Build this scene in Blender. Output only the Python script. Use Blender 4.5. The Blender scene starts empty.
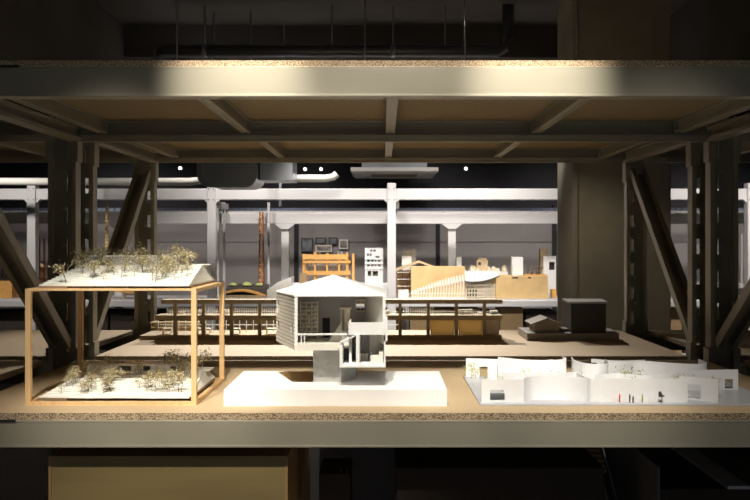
import bpy, bmesh, math, random
from mathutils import Vector, Matrix
random.seed(7)
PI = math.pi
C = bpy.context.scene.collection
F, CD, CZ, VX, VY = 877.0, 2.6, 1.56, 383.0, 241.0   # lens in pixels, camera distance and height, vanishing point

def S(Y): return F / (Y + CD)
def fx(px, Y): return (px - VX) / S(Y)
def fz(py, Y): return CZ - (py - VY) / S(Y)

# ------------------------------------------------------------------ materials
def mat(name, col, rough=0.6, metal=0.0, var=0.0, scale=20.0, bump=0.0, stretch=(1, 1, 1), col2=None, thr=None, coat=0.0, trans=0.0, emit=None, es=0.0, detail=4.0):
    m = bpy.data.materials.new(name); m.use_nodes = True
    nt = m.node_tree; b = nt.nodes['Principled BSDF']
    c = (*col, 1)
    b.inputs['Base Color'].default_value = c
    b.inputs['Roughness'].default_value = rough
    b.inputs['Metallic'].default_value = metal
    b.inputs['Coat Weight'].default_value = coat
    b.inputs['Transmission Weight'].default_value = trans
    if emit:
        b.inputs['Emission Color'].default_value = (*emit, 1); b.inputs['Emission Strength'].default_value = es
    if var > 0 or col2 or bump > 0:
        tc = nt.nodes.new('ShaderNodeTexCoord'); mp = nt.nodes.new('ShaderNodeMapping')
        mp.inputs['Scale'].default_value = stretch
        nz = nt.nodes.new('ShaderNodeTexNoise'); nz.inputs['Scale'].default_value = scale
        nz.inputs['Detail'].default_value = detail
        nt.links.new(tc.outputs['Object'], mp.inputs['Vector']); nt.links.new(mp.outputs['Vector'], nz.inputs['Vector'])
        r = nt.nodes.new('ShaderNodeValToRGB')
        a, e = thr if thr else (0.3, 0.7)
        r.color_ramp.elements[0].position = a; r.color_ramp.elements[1].position = e
        c2 = col2 if col2 else tuple(min(1, x * (1 + var)) for x in col)
        c1 = col if col2 else tuple(x * (1 - var) for x in col)
        r.color_ramp.elements[0].color = (*c1, 1); r.color_ramp.elements[1].color = (*c2, 1)
        nt.links.new(nz.outputs['Fac'], r.inputs['Fac']); nt.links.new(r.outputs['Color'], b.inputs['Base Color'])
        if bump > 0:
            bp = nt.nodes.new('ShaderNodeBump'); bp.inputs['Strength'].default_value = bump; bp.inputs['Distance'].default_value = 0.01
            nt.links.new(nz.outputs['Fac'], bp.inputs['Height']); nt.links.new(bp.outputs['Normal'], b.inputs['Normal'])
    return m

M = {}
M['rack'] = mat('rack_paint', (.31, .287, .222), .42, .2, var=.05, scale=6)
M['bolt'] = mat('bolt_steel', (.45, .44, .38), .35, .8)
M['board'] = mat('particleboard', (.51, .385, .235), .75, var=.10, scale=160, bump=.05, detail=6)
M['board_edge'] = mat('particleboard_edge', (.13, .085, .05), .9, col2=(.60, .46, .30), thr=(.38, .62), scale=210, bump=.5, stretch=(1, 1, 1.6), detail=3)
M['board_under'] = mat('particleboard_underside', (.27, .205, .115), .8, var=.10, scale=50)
M['white'] = mat('white_card', (.86, .86, .85), .7, var=.015, scale=30)
M['paper'] = mat('white_paper', (.84, .84, .85), .75, var=.02, scale=30)
M['foam'] = mat('white_foam_board', (.84, .84, .84), .8, var=.02, scale=12)
M['warmwhite'] = mat('off_white_card', (.80, .76, .68), .75, var=.03, scale=30)
M['cream'] = mat('cream_wood', (.78, .68, .50), .7, var=.06, scale=60)
M['pine'] = mat('pine_wood', (.74, .49, .24), .55, var=.10, scale=30, stretch=(3, 3, .3))
M['brownplate'] = mat('brown_card', (.24, .16, .09), .8, var=.1, scale=40)
M['terr'] = mat('white_contour_card', (.80, .80, .74), .8, var=.03, scale=40)
M['twig'] = mat('twig_brown', (.15, .11, .065), .9)
M['leafA'] = mat('dried_leaf_khaki', (.34, .28, .13), .8, var=.2, scale=200)
M['leafB'] = mat('dried_leaf_cream', (.66, .60, .42), .8, var=.1, scale=200)
M['leafG'] = mat('green_leaf', (.38, .38, .14), .8, var=.2, scale=200)
M['acryl'] = mat('frosted_acrylic', (.75, .75, .74), .35, var=.02, scale=10, trans=.55)
M['plate'] = mat('grey_acrylic_plate', (.50, .51, .54), .35, var=.03, scale=12)
M['concm'] = mat('grey_mortar_card', (.44, .43, .40), .85, var=.09, scale=70, bump=.1)
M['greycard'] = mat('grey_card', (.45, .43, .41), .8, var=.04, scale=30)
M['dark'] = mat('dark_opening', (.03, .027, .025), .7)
M['umber'] = mat('umber_brown_wood', (.46, .36, .21), .7, var=.1, scale=40, stretch=(.3, 3, 3))
M['umberroof'] = mat('umber_brown_roof', (.46, .37, .23), .6, var=.08, scale=40)
M['mdf'] = mat('tan_mdf', (.44, .30, .15), .7, var=.08, scale=30)
M['slate'] = mat('dark_model_card', (.055, .048, .042), .65, var=.1, scale=40)
M['dimboard'] = mat('dark_base_card', (.34, .31, .27), .7, var=.06, scale=30)
M['taupe'] = mat('taupe_card', (.30, .265, .22), .75, var=.05, scale=30)
M['wrack'] = mat('white_rack_paint', (.66, .65, .64), .4, .05, var=.02, scale=5)
M['ply'] = mat('plywood_crate', (.72, .50, .23), .6, var=.12, scale=7, stretch=(1, 1, 1))
M['orange'] = mat('orange_wood', (.78, .42, .12), .6, var=.1, scale=30)
M['redwood'] = mat('rusty_red_wood', (.30, .10, .05), .7, var=.15, scale=30)
M['gold'] = mat('golden_wood', (.72, .55, .25), .55, var=.15, scale=60)
M['wallp'] = mat('wall_panel_grey', (.31, .285, .27), .7, var=.05, scale=3)
M['black'] = mat('black_paint', (.015, .015, .018), .7)
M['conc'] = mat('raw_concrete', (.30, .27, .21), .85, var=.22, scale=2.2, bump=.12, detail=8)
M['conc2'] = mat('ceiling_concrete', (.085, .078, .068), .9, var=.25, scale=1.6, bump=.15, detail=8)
M['floor'] = mat('floor_concrete', (.10, .095, .09), .6, var=.15, scale=1.5)
M['pipe'] = mat('dark_pipe', (.10, .105, .12), .35, .4)
M['duct'] = mat('galvanised_duct', (.38, .40, .43), .35, .7, var=.1, scale=3)
M['wpipe'] = mat('white_pipe', (.74, .72, .66), .45)
M['acw'] = mat('cassette_white', (.62, .61, .58), .5)
M['lens'] = mat('spot_lens', (1, 1, 1), .3, emit=(1, .95, .85), es=6)
M['crate'] = mat('storage_crate_ply', (.56, .43, .20), .7, var=.12, scale=5, stretch=(.4, 3, 3))
M['cratedark'] = mat('dark_crate', (.06, .045, .035), .8, var=.1, scale=6)
M['bluegrey'] = mat('blue_grey_panel', (.16, .17, .20), .7, var=.08, scale=4)
M['brownlayer'] = mat('brown_layer_card', (.50, .34, .20), .8, var=.1, scale=30)
M['greystrip'] = mat('pale_grey_strip', (.75, .75, .78), .6)
M['green'] = mat('model_grass', (.36, .42, .14), .85, var=.2, scale=60)
M['red'] = mat('red_paint', (.6, .08, .04), .6)
M['blueglass'] = mat('blue_grey_louvre', (.07, .085, .12), .4)
M['cork'] = mat('sand_card', (.62, .47, .28), .8, var=.1, scale=40)

def translucent(name, col, f):
    m = mat(name, col, .6); nt = m.node_tree; b = nt.nodes['Principled BSDF']; o = nt.nodes['Material Output']
    t = nt.nodes.new('ShaderNodeBsdfTranslucent'); t.inputs['Color'].default_value = (*col, 1)
    x = nt.nodes.new('ShaderNodeMixShader'); x.inputs[0].default_value = f
    nt.links.new(b.outputs[0], x.inputs[1]); nt.links.new(t.outputs[0], x.inputs[2]); nt.links.new(x.outputs[0], o.inputs[0]); return m
M['veneer'] = translucent('thin_wood_veneer', (.78, .66, .42), .8)
M['ribwhite'] = translucent('white_translucent_rib', (.88, .87, .84), .8)
# ------------------------------------------------------------------ helpers
WO = {}   # world origin of every object made

class MB:
    def __init__(s): s.bm = bmesh.new()
    def hexa(s, v, mi=0):
        vs = [s.bm.verts.new(p) for p in v]
        for f in ((0, 3, 2, 1), (4, 5, 6, 7), (0, 1, 5, 4), (1, 2, 6, 5), (2, 3, 7, 6), (3, 0, 4, 7)):
            s.bm.faces.new([vs[i] for i in f]).material_index = mi
        return s
    def box(s, x0, x1, y0, y1, z0, z1, mi=0):
        if x0 > x1: x0, x1 = x1, x0
        if y0 > y1: y0, y1 = y1, y0
        if z0 > z1: z0, z1 = z1, z0
        return s.hexa([(x0, y0, z0), (x1, y0, z0), (x1, y1, z0), (x0, y1, z0), (x0, y0, z1), (x1, y0, z1), (x1, y1, z1), (x0, y1, z1)], mi)
    def bar(s, a, b, w, h, up=(0, 0, 1), mi=0):
        a = Vector(a); b = Vector(b); d = (b - a).normalized()
        r = d.cross(Vector(up)).normalized(); u = r.cross(d)
        r = r * w / 2; u = u * h / 2
        return s.hexa([a - r - u, a + r - u, b + r - u, b - r - u, a - r + u, a + r + u, b + r + u, b - r + u], mi)
    def prism(s, pts, z0, z1, mi=0, mtop=None):
        n = len(pts)
        ar = sum(pts[i][0] * pts[(i + 1) % n][1] - pts[(i + 1) % n][0] * pts[i][1] for i in range(n))
        if ar < 0: pts = pts[::-1]
        lo = [s.bm.verts.new((p[0], p[1], z0)) for p in pts]; hi = [s.bm.verts.new((p[0], p[1], z1)) for p in pts]
        s.bm.faces.new(lo[::-1]).material_index = mi
        s.bm.faces.new(hi).material_index = mi if mtop is None else mtop
        for i in range(n):
            j = (i + 1) % n
            s.bm.faces.new((lo[i], lo[j], hi[j], hi[i])).material_index = mi
        return s
    def yprism(s, pts, y0, y1, mi=0):      # polygon in XZ extruded along Y
        n = len(pts)
        a = [s.bm.verts.new((p[0], y0, p[1])) for p in pts]; b = [s.bm.verts.new((p[0], y1, p[1])) for p in pts]
        fs = [s.bm.faces.new(a), s.bm.faces.new(b[::-1])]
        for i in range(n):
            j = (i + 1) % n
            fs.append(s.bm.faces.new((a[j], a[i], b[i], b[j])))
        for f in fs: f.material_index = mi
        return s
    def xprism(s, pts, x0, x1, mi=0):      # polygon in YZ extruded along X
        n = len(pts)
        a = [s.bm.verts.new((x0, p[0], p[1])) for p in pts]; b = [s.bm.verts.new((x1, p[0], p[1])) for p in pts]
        fs = [s.bm.faces.new(a), s.bm.faces.new(b[::-1])]
        for i in range(n):
            j = (i + 1) % n
            fs.append(s.bm.faces.new((a[j], a[i], b[i], b[j])))
        for f in fs: f.material_index = mi
        return s
    def tube(s, pts, r, n=8, mi=0, r1=None):
        pts = [Vector(p) for p in pts]; rings = []
        for i, p in enumerate(pts):
            d = (pts[min(i + 1, len(pts) - 1)] - pts[max(i - 1, 0)]).normalized()
            ref = Vector((0, 0, 1)) if abs(d.z) < .9 else Vector((1, 0, 0))
            a = d.cross(ref).normalized(); b = d.cross(a)
            rr = r if r1 is None else r + (r1 - r) * i / (len(pts) - 1)
            rings.append([s.bm.verts.new(p + a * rr * math.cos(2 * PI * k / n) + b * rr * math.sin(2 * PI * k / n)) for k in range(n)])
        for i in range(len(rings) - 1):
            for k in range(n):
                f = s.bm.faces.new((rings[i][k], rings[i][(k + 1) % n], rings[i + 1][(k + 1) % n], rings[i + 1][k]))
                f.material_index = mi; f.smooth = n >= 6
        s.bm.faces.new(rings[0][::-1]).material_index = mi; s.bm.faces.new(rings[-1]).material_index = mi
        return s
    def lathe(s, cx, cy, prof, n=16, mi=0):
        rings = [[s.bm.verts.new((cx + r * math.cos(2 * PI * k / n), cy + r * math.sin(2 * PI * k / n), z)) for k in range(n)] for r, z in prof]
        for i in range(len(rings) - 1):
            for k in range(n):
                f = s.bm.faces.new((rings[i][k], rings[i][(k + 1) % n], rings[i + 1][(k + 1) % n], rings[i + 1][k])); f.material_index = mi; f.smooth = True
        s.bm.faces.new(rings[0][::-1]).material_index = mi; s.bm.faces.new(rings[-1]).material_index = mi
        return s
    def panel(s, p0, p1, t, z0, z1, holes=(), mi=0):
        # upright wall from p0 to p1 (plan points), thickness t, with holes (u0,u1,z0,z1) in metres along the wall
        p0 = Vector(p0); p1 = Vector(p1); L = (p1 - p0).length; d = (p1 - p0) / L; nrm = Vector((-d.y, d.x)) * t
        us = sorted({0, L, *[min(max(h[i], 0), L) for h in holes for i in (0, 1)]})
        zs = sorted({z0, z1, *[min(max(h[i], z0), z1) for h in holes for i in (2, 3)]})
        for i in range(len(us) - 1):
            k = 0
            while k < len(zs) - 1:
                um = (us[i] + us[i + 1]) / 2
                if any(h[0] < um < h[1] and h[2] < (zs[k] + zs[k + 1]) / 2 < h[3] for h in holes): k += 1; continue
                e = k
                while e + 1 < len(zs) - 1 and not any(h[0] < um < h[1] and h[2] < (zs[e + 1] + zs[e + 2]) / 2 < h[3] for h in holes): e += 1
                a = p0 + d * us[i]; b = p0 + d * us[i + 1]; c = b + nrm; f = a + nrm
                s.hexa([(a.x, a.y, zs[k]), (b.x, b.y, zs[k]), (c.x, c.y, zs[k]), (f.x, f.y, zs[k]), (a.x, a.y, zs[e + 1]), (b.x, b.y, zs[e + 1]), (c.x, c.y, zs[e + 1]), (f.x, f.y, zs[e + 1])], mi)
                k = e + 1
        return s
    def ribbon(s, path, t, z0, z1, mi=0, ztop=None, sub=6):
        # curved paper wall: smooth path in plan, thickness t
        P = [Vector(p) for p in path]; pts = []
        for i in range(len(P) - 1):
            a = P[max(i - 1, 0)]; b = P[i]; c = P[i + 1]; d = P[min(i + 2, len(P) - 1)]
            for k in range(sub):
                u = k / sub
                pts.append(.5 * ((2 * b) + (c - a) * u + (2 * a - 5 * b + 4 * c - d) * u * u + (3 * b - a - 3 * c + d) * u ** 3))
        pts.append(P[-1]); n = len(pts); q = []
        for i, p in enumerate(pts):
            dd = (pts[min(i + 1, n - 1)] - pts[max(i - 1, 0)]).normalized(); nn = Vector((-dd.y, dd.x)) * t / 2
            zt = z1 if ztop is None else z1 + (ztop - z1) * i / (n - 1)
            q.append([s.bm.verts.new((v.x, v.y, z)) for v, z in ((p - nn, z0), (p + nn, z0), (p + nn, zt), (p - nn, zt))])
        for i in range(n - 1):
            for k in range(4):
                f = s.bm.faces.new((q[i][k], q[i][(k + 1) % 4], q[i + 1][(k + 1) % 4], q[i + 1][k])); f.material_index = mi
        s.bm.faces.new(q[0]).material_index = mi; s.bm.faces.new(q[-1][::-1]).material_index = mi
        return s
    def build(s, name, m, parent=None, bevel=0, label=None, fixn=True):
        if fixn: bmesh.ops.recalc_face_normals(s.bm, faces=s.bm.faces)
        vs = s.bm.verts
        lo = Vector([min(v.co[i] for v in vs) for i in range(3)]); hi = Vector([max(v.co[i] for v in vs) for i in range(3)])
        org = Vector(((lo.x + hi.x) / 2, (lo.y + hi.y) / 2, lo.z))
        for v in vs: v.co -= org
        me = bpy.data.meshes.new(name); s.bm.to_mesh(me); s.bm.free()
        for k in (m if isinstance(m, (list, tuple)) else [m]): me.materials.append(M[k])
        o = bpy.data.objects.new(name, me); C.objects.link(o)
        WO[o] = org
        if parent: o.parent = parent; o.location = org - WO[parent]
        else: o.location = org
        if bevel:
            b = o.modifiers.new('bevel', 'BEVEL'); b.width = bevel; b.segments = 2; b.limit_method = 'ANGLE'
        if label: o['label'] = label
        return o

def thing(name, loc, label, cat, group=None):
    o = bpy.data.objects.new(name, None); C.objects.link(o); o.location = loc; o.empty_display_size = .05
    WO[o] = Vector(loc); o['label'] = label; o['category'] = cat
    if group: o['group'] = group
    return o
def tag(o, label, cat, group=None, kind=None):
    if label: o['label'] = label
    if cat: o['category'] = cat
    if group: o['group'] = group
    if kind: o['kind'] = kind
    return o
def struct(mb, name, m, label, **k):
    return tag(mb.build(name, m, **k), label, None, None, 'structure')
def bx(name, m, parent, *a, bevel=0, label=None): return MB().box(*a).build(name, m, parent, bevel, label)

# ------------------------------------------------------------------ camera and render look
cam = bpy.data.cameras.new('camera'); co = bpy.data.objects.new('camera', cam); C.objects.link(co)
cam.sensor_width = 36; cam.lens = 36 * F / 750; co.location = (0, -CD, CZ); co.rotation_euler = (PI / 2, 0, 0)
cam.shift_x = -(VX - 375) / 750; cam.shift_y = -(250 - VY) / 750; cam.clip_start = .05
cam.dof.use_dof = True; cam.dof.focus_distance = 2.9; cam.dof.aperture_fstop = 11
bpy.context.scene.camera = co
vs = bpy.context.scene.view_settings
vs.view_transform = 'Standard'; vs.look = 'None'; vs.gamma = 1; vs.use_curve_mapping = False; vs.exposure = 0.0
w = bpy.data.worlds.new('World'); bpy.context.scene.world = w; w.use_nodes = True
w.node_tree.nodes['Background'].inputs[0].default_value = (.8, .85, 1, 1); w.node_tree.nodes['Background'].inputs[1].default_value = .0

# ------------------------------------------------------------------ room shell
ZC = 3.6
struct(MB().box(-7, 7, -4.4, 8.9, -.1, 0), 'floor', 'floor', 'dark grey concrete floor of the storage hall')
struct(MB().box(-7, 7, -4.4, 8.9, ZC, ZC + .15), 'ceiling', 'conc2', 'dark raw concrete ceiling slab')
b = MB().box(-7, 7, 8.5, 8.62, 0, 1.93, 0).box(-7, 7, 8.5, 8.62, 1.93, ZC, 1)
b.box(-7, 7, 8.485, 8.5, 1.55, 1.565, 0)
struct(b, 'wall_back', ['wallp', 'black'], 'grey panelled back wall with a black upper band')
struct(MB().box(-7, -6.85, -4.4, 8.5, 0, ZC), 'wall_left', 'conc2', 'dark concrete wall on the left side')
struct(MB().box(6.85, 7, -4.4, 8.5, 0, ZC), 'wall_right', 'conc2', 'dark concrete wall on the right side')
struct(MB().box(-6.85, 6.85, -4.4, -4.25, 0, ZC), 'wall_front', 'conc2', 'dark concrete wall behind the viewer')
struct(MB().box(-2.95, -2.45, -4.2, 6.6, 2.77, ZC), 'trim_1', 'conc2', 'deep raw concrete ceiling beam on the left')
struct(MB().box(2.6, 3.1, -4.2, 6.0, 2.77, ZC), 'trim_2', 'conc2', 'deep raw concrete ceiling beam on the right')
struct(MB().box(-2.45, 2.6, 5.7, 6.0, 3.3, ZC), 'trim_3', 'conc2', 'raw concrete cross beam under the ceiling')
struct(MB().box(1.43, 2.17, 4.0, 4.60, 0, ZC), 'trim_4', 'conc', 'broad square raw concrete column behind the racks', bevel=.012)
struct(MB().box(1.425, 1.462, 3.985, 3.9995, 0, 3.5), 'trim_5', 'taupe', 'thin pale corner strip on the front edge of the concrete column')
# dark wall panel frames on the back wall
for k, (px0, px1) in enumerate(((294, 298), (436, 440), (553, 557))):
    Y = 8.44
    struct(MB().box(fx(px0, Y), fx(px1, Y), Y, 8.49, 0, 2.02), 'trim_%d' % (6 + k), 'black', 'thin dark upright joint on the grey back wall')

# ------------------------------------------------------------------ racks
def cpost(name, parent, xc, yf, z0, z1, w_=.12, d=.06, slots=True, bolts=(), flip=1):
    """C channel post, open towards the viewer: slotted web at the back, two flanges with lips"""
    b = MB()
    t = .006
    x0, x1 = xc - w_ / 2, xc + w_ / 2
    b.box(x0, x0 + .02, yf, yf + t, z0, z1).box(x1 - .02, x1, yf, yf + t, z0, z1)      # lips
    b.box(x0, x0 + t, yf + t, yf + d, z0, z1).box(x1 - t, x1, yf + t, yf + d, z0, z1)  # flanges
    sx = xc - flip * .012; hw = .009
    holes = []
    z = z0 + .10
    while slots and z < z1 - .12:
        holes.append((sx - hw - (x0 + t), sx + hw - (x0 + t), z, z + .07)); z += .14
    b.panel((x0 + t, yf + d - t), (x1 - t, yf + d - t), t, z0, z1, holes)
    o = b.build(name, 'rack', parent)
    if slots:
        for s_ in (-1, 1):
            for za, zc_ in ((1.90, z1), (.90, 1.10)):
                xa = xc + s_ * (w_ / 2 + .0005); bx('connector_plate', 'rack', o, xa, xa + s_ * .008, yf - .004, yf + d, za, zc_)
    for zb in bolts:
        q = MB(); q.tube([(xc + flip * .006, yf + d - t - .0055, zb), (xc + flip * .006, yf + d - t, zb)], .009, 8); q.build('bolt', 'bolt', o)
    return o
def xbeam(parent, x0, x1, y0, y1, z0, z1, lip=.0):
    b = MB()
    h = z1 - z0
    b.box(x0, x1, y0 - .0035, y0 + .004, z0 + .006, z1 - .005)                       # web
    b.box(x0, x1, y0 - .004, y1, z0, z0 + .008).box(x0, x1, y0 - .004, y1, z1 - .006, z1)   # flanges
    b.box(x0, x1, y1 - .004, y1, z0 + .008, z0 + .02)
    return b.build('beam', 'rack', parent, bevel=.0015)
def ibeam(parent, x0, x1, y0, y1, z0, z1):
    # inner face beam: protruding lower rail, web set back, thin top lip
    b = MB().box(x0, x1, y0, y1, z0 + .003, z0 + .030).box(x0, x1, y0 - .003, y0 + .006, z0, z0 + .008)
    b.box(x0, x1, y1 - .005, y1, z0 + .030, z1).box(x0, x1, y0 + .02, y1, z1 - .004, z1)
    return b.build('beam', 'rack', parent, bevel=.001)
def joist(parent, x, y0, y1, ztop, h=.052, w_=.036):
    b = MB().box(x - .019, x + .019, y0, y1, ztop - h, ztop - h + .009)
    b.box(x - .019, x - .009, y0, y1, ztop - h - .003, ztop - h).box(x + .009, x + .019, y0, y1, ztop - h - .003, ztop - h)
    b.box(x - .006, x + .006, y0, y1, ztop - h + .009, ztop - .004).box(x - .019, x + .019, y0, y1, ztop - .004, ztop)
    b.box(x - .022, x + .022, y1 - .008, y1 - .002, ztop - h - .004, ztop)
    return b.build('joist', 'rack', parent)
def brace(parent, x, y0, z0, y1, z1, w_=.042, d=.084, side=1):
    """open channel running diagonally in the end frame: broad web across, two narrow flanges"""
    b = MB(); a = Vector((x, y0, z0)); e = Vector((x, y1, z1)); dr = (e - a).normalized()
    up = Vector((0, -dr.z, dr.y))
    if up.z < 0: up = -up
    b.bar(a + up * side * w_ / 2, e + up * side * w_ / 2, d, .005, up)
    for s in (-1, 1):
        o = Vector((s * (d / 2 - .003), 0, 0)); b.bar(a + o, e + o, .006, w_, up)
        o = Vector((s * (d / 2 - .012), 0, 0)) - up * side * w_ / 2; b.bar(a + o, e + o, .022, .004, up)
    return b.build('brace', 'rack', parent)

XL, XR = -1.377, 1.464
front = thing('storage_rack', (.043, .6, 0), 'large grey steel storage rack with hot-lit front beams nearest the viewer', 'storage rack')
# posts: front pair sits outside the frame but carries the bay
for x, fl in ((XL, -1), (XR, 1)):
    cpost('post', front, x, 1.16, .0, 2.095, bolts=(1.22, 1.38, 1.54, 1.70, 1.86), flip=-fl * -1)
    cpost('post', front, x, .01, .0, 2.074, slots=False)
    i = 1 if x < 0 else -1
    brace(front, x, .075, 1.94, 1.150, 1.12, side=1)
    MB().box(x + i * .045, x + i * .062, .045, 1.155, 1.995, 2.045).box(x + i * .03, x + i * .085, .045, 1.155, 1.987, 2.003).box(x + i * .045, x + i * .08, .045, 1.155, 2.041, 2.045).build('end_tie', 'rack', front)
    MB().box(x + i * .045, x + i * .062, .045, 1.155, .975, 1.02).build('end_tie', 'rack', front)
for z0, z1 in ((1.987, 2.076), (.949, 1.029)):
    xbeam(front, -3.2, 3.2, -.004, .045, z0, z1)
ibeam(front, XL + .062, XR - .062, 1.155, 1.20, 1.985, 2.076); ibeam(front, XL + .062, XR - .062, 1.155, 1.20, .949, 1.029)
for x0, x1 in ((-4.2, XL - .062), (XR + .062, 4.2)):
    ibeam(front, x0, x1, 1.155, 1.20, 1.985, 2.076); xbeam(front, x0, x1, 1.155, 1.20, .949, 1.029)
xbeam(front, -3.2, 3.2, -.004, .045, .16, .25); xbeam(front, -3.2, 3.2, 1.215, 1.25, .16, .25)
for x in (-1.2, -.585, .031, .655, 1.265): joist(front, x, .046, 1.154, 2.0755)
for x in (-1.85, -2.45, 1.95, 2.55): joist(front, x, .046, 1.154, 2.0755)
MB().box(-1.20, -1.075, -.0115, -.0085, 2.074, 2.0795).box(-1.20, -1.085, -.0115, -.0085, 1.027, 1.0325).build('clip', 'black', front, label='small black strip clipped on the beam edge')

def shelf(x0, x1, y0, y1, z0, z1, label, group=None):
    b = MB().box(x0, x1, y0, y1, z0, z1)
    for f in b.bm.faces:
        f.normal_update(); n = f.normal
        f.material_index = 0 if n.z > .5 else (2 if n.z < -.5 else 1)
    return tag(b.build('shelf_board', ['board', 'board_edge', 'board_under'], fixn=False), label, 'shelf board', group)
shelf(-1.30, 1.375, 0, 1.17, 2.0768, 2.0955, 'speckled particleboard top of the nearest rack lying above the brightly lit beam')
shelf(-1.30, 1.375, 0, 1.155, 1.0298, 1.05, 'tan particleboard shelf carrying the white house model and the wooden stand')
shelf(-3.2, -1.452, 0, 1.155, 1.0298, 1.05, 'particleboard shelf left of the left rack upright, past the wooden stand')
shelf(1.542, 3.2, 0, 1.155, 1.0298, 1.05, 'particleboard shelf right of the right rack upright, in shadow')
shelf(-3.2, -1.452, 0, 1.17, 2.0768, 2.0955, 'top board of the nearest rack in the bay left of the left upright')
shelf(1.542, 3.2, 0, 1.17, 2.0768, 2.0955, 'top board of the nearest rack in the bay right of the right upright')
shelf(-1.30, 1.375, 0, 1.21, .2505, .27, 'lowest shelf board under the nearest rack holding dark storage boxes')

rear = thing('storage_rack', (.043, 1.95, 0), 'second grey steel rack standing directly behind the nearest rack', 'storage rack')
for x, fl in ((XL, -1), (XR, 1)):
    cpost('post', rear, x, 1.39, 0, 2.088, w_=.115, bolts=(1.3, 1.6), flip=fl)
    cpost('post', rear, x, 2.46, 0, 2.095, w_=.115, bolts=(1.2, 1.35, 1.5, 1.65, 1.8), flip=fl)
    i = 1 if x < 0 else -1
    brace(rear, x, 1.475, 1.10, 2.445, 1.96, side=-1)
    MB().box(x + i * .045, x + i * .06, 1.455, 2.455, 2.02, 2.07).box(x + i * .03, x + i * .08, 1.455, 2.455, 2.012, 2.026).box(x + i * .045, x + i * .075, 1.455, 2.455, 2.066, 2.07).build('end_tie', 'rack', rear)
    MB().box(x + i * .045, x + i * .06, 1.455, 2.455, .96, 1.0).build('end_tie', 'rack', rear)
for x0, x1 in ((-4.6, XL - .06), (XL + .06, XR - .06), (XR + .06, 4.6)):
    for y0 in (1.40, 2.46):
        ibeam(rear, x0, x1, y0, y0 + .045, 2.012, 2.094)
        xbeam(rear, x0, x1, y0, y0 + .045, .93, 1.018)
for x in (-1.2, -.585, .031, .655, 1.265, -1.9, -2.6, 1.95, 2.6): joist(rear, x, 1.446, 2.459, 2.0935)
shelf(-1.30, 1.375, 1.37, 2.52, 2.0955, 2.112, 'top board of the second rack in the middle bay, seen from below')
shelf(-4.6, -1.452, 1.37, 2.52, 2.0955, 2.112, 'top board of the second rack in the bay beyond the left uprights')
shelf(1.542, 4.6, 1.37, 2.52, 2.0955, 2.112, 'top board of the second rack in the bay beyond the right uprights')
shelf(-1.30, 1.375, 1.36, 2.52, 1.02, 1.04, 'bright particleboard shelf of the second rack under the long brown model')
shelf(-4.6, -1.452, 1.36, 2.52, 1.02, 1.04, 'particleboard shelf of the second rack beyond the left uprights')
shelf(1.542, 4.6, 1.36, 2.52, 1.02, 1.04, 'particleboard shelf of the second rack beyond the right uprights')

# ------------------------------------------------------------------ model trees (dried flower sprigs)
def tree_mesh(seed, leafy=115, spread=.5):
    """unit-height sprig: forked thin stem, dozens of tiny leaves; returns mesh data"""
    rnd = random.Random(seed); b = MB(); tips = []
    def grow(p, d, L, r, lvl):
        q = p + d * L; mid = (p + q) / 2 + Vector((rnd.uniform(-1, 1), rnd.uniform(-1, 1), 0)) * L * .08
        b.tube([p, mid, q], r, 3, 0, r1=r * .7)
        if lvl == 0: tips.append((q, d)); return
        tips.append((q, d))
        for _ in range(rnd.choice((3, 3, 4))):
            nd = (d * .7 + Vector((rnd.uniform(-1, 1), rnd.uniform(-1, 1), rnd.uniform(-.35, .5))) * spread * 2.2).normalized()
            grow(q, nd, L * rnd.uniform(.55, .8), r * .6, lvl - 1)
    grow(Vector((0, 0, 0)), Vector((rnd.uniform(-.3, .3), rnd.uniform(-.3, .3), 1)).normalized(), .30, .016, 2)
    for _ in range(leafy):
        q, d = rnd.choice(tips)
        p = q + Vector((rnd.gauss(0, 1), rnd.gauss(0, 1), rnd.gauss(0, 1))) * .10
        s = rnd.uniform(.022, .052); R = Matrix.Rotation(rnd.uniform(0, 6.3), 3, Vector((rnd.random() + .01, rnd.random(), rnd.random())).normalized())
        vs_ = [b.bm.verts.new(p + R @ Vector(v) * s) for v in ((-1, 0, 0), (0, -.6, .15), (1, 0, 0), (0, .6, .15), (0, 0, -.25))]
        mi = 1 if rnd.random() < .6 else 2
        for f in ((0, 1, 3), (1, 2, 3), (0, 4, 1), (1, 4, 2), (2, 4, 3), (3, 4, 0)):
            b.bm.faces.new([vs_[i] for i in f]).material_index = mi
    me = bpy.data.meshes.new('tree'); b.bm.to_mesh(me); b.bm.free()
    for k in ('twig', 'leafA', 'leafB'): me.materials.append(M[k])
    return me
TREES = [tree_mesh(i) for i in range(6)]
def put_tree(parent, x, y, z, h, k=None, name='tree', data=None):
    o = bpy.data.objects.new(name, data or random.choice(TREES)); C.objects.link(o); o.parent = parent
    o.location = Vector((x, y, z)) - WO[parent]; o.scale = (h * random.uniform(.8, 1.1),) * 2 + (h,); o.rotation_euler = (random.uniform(-.12, .12), random.uniform(-.12, .12), random.uniform(0, 6.3))
    return o

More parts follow.
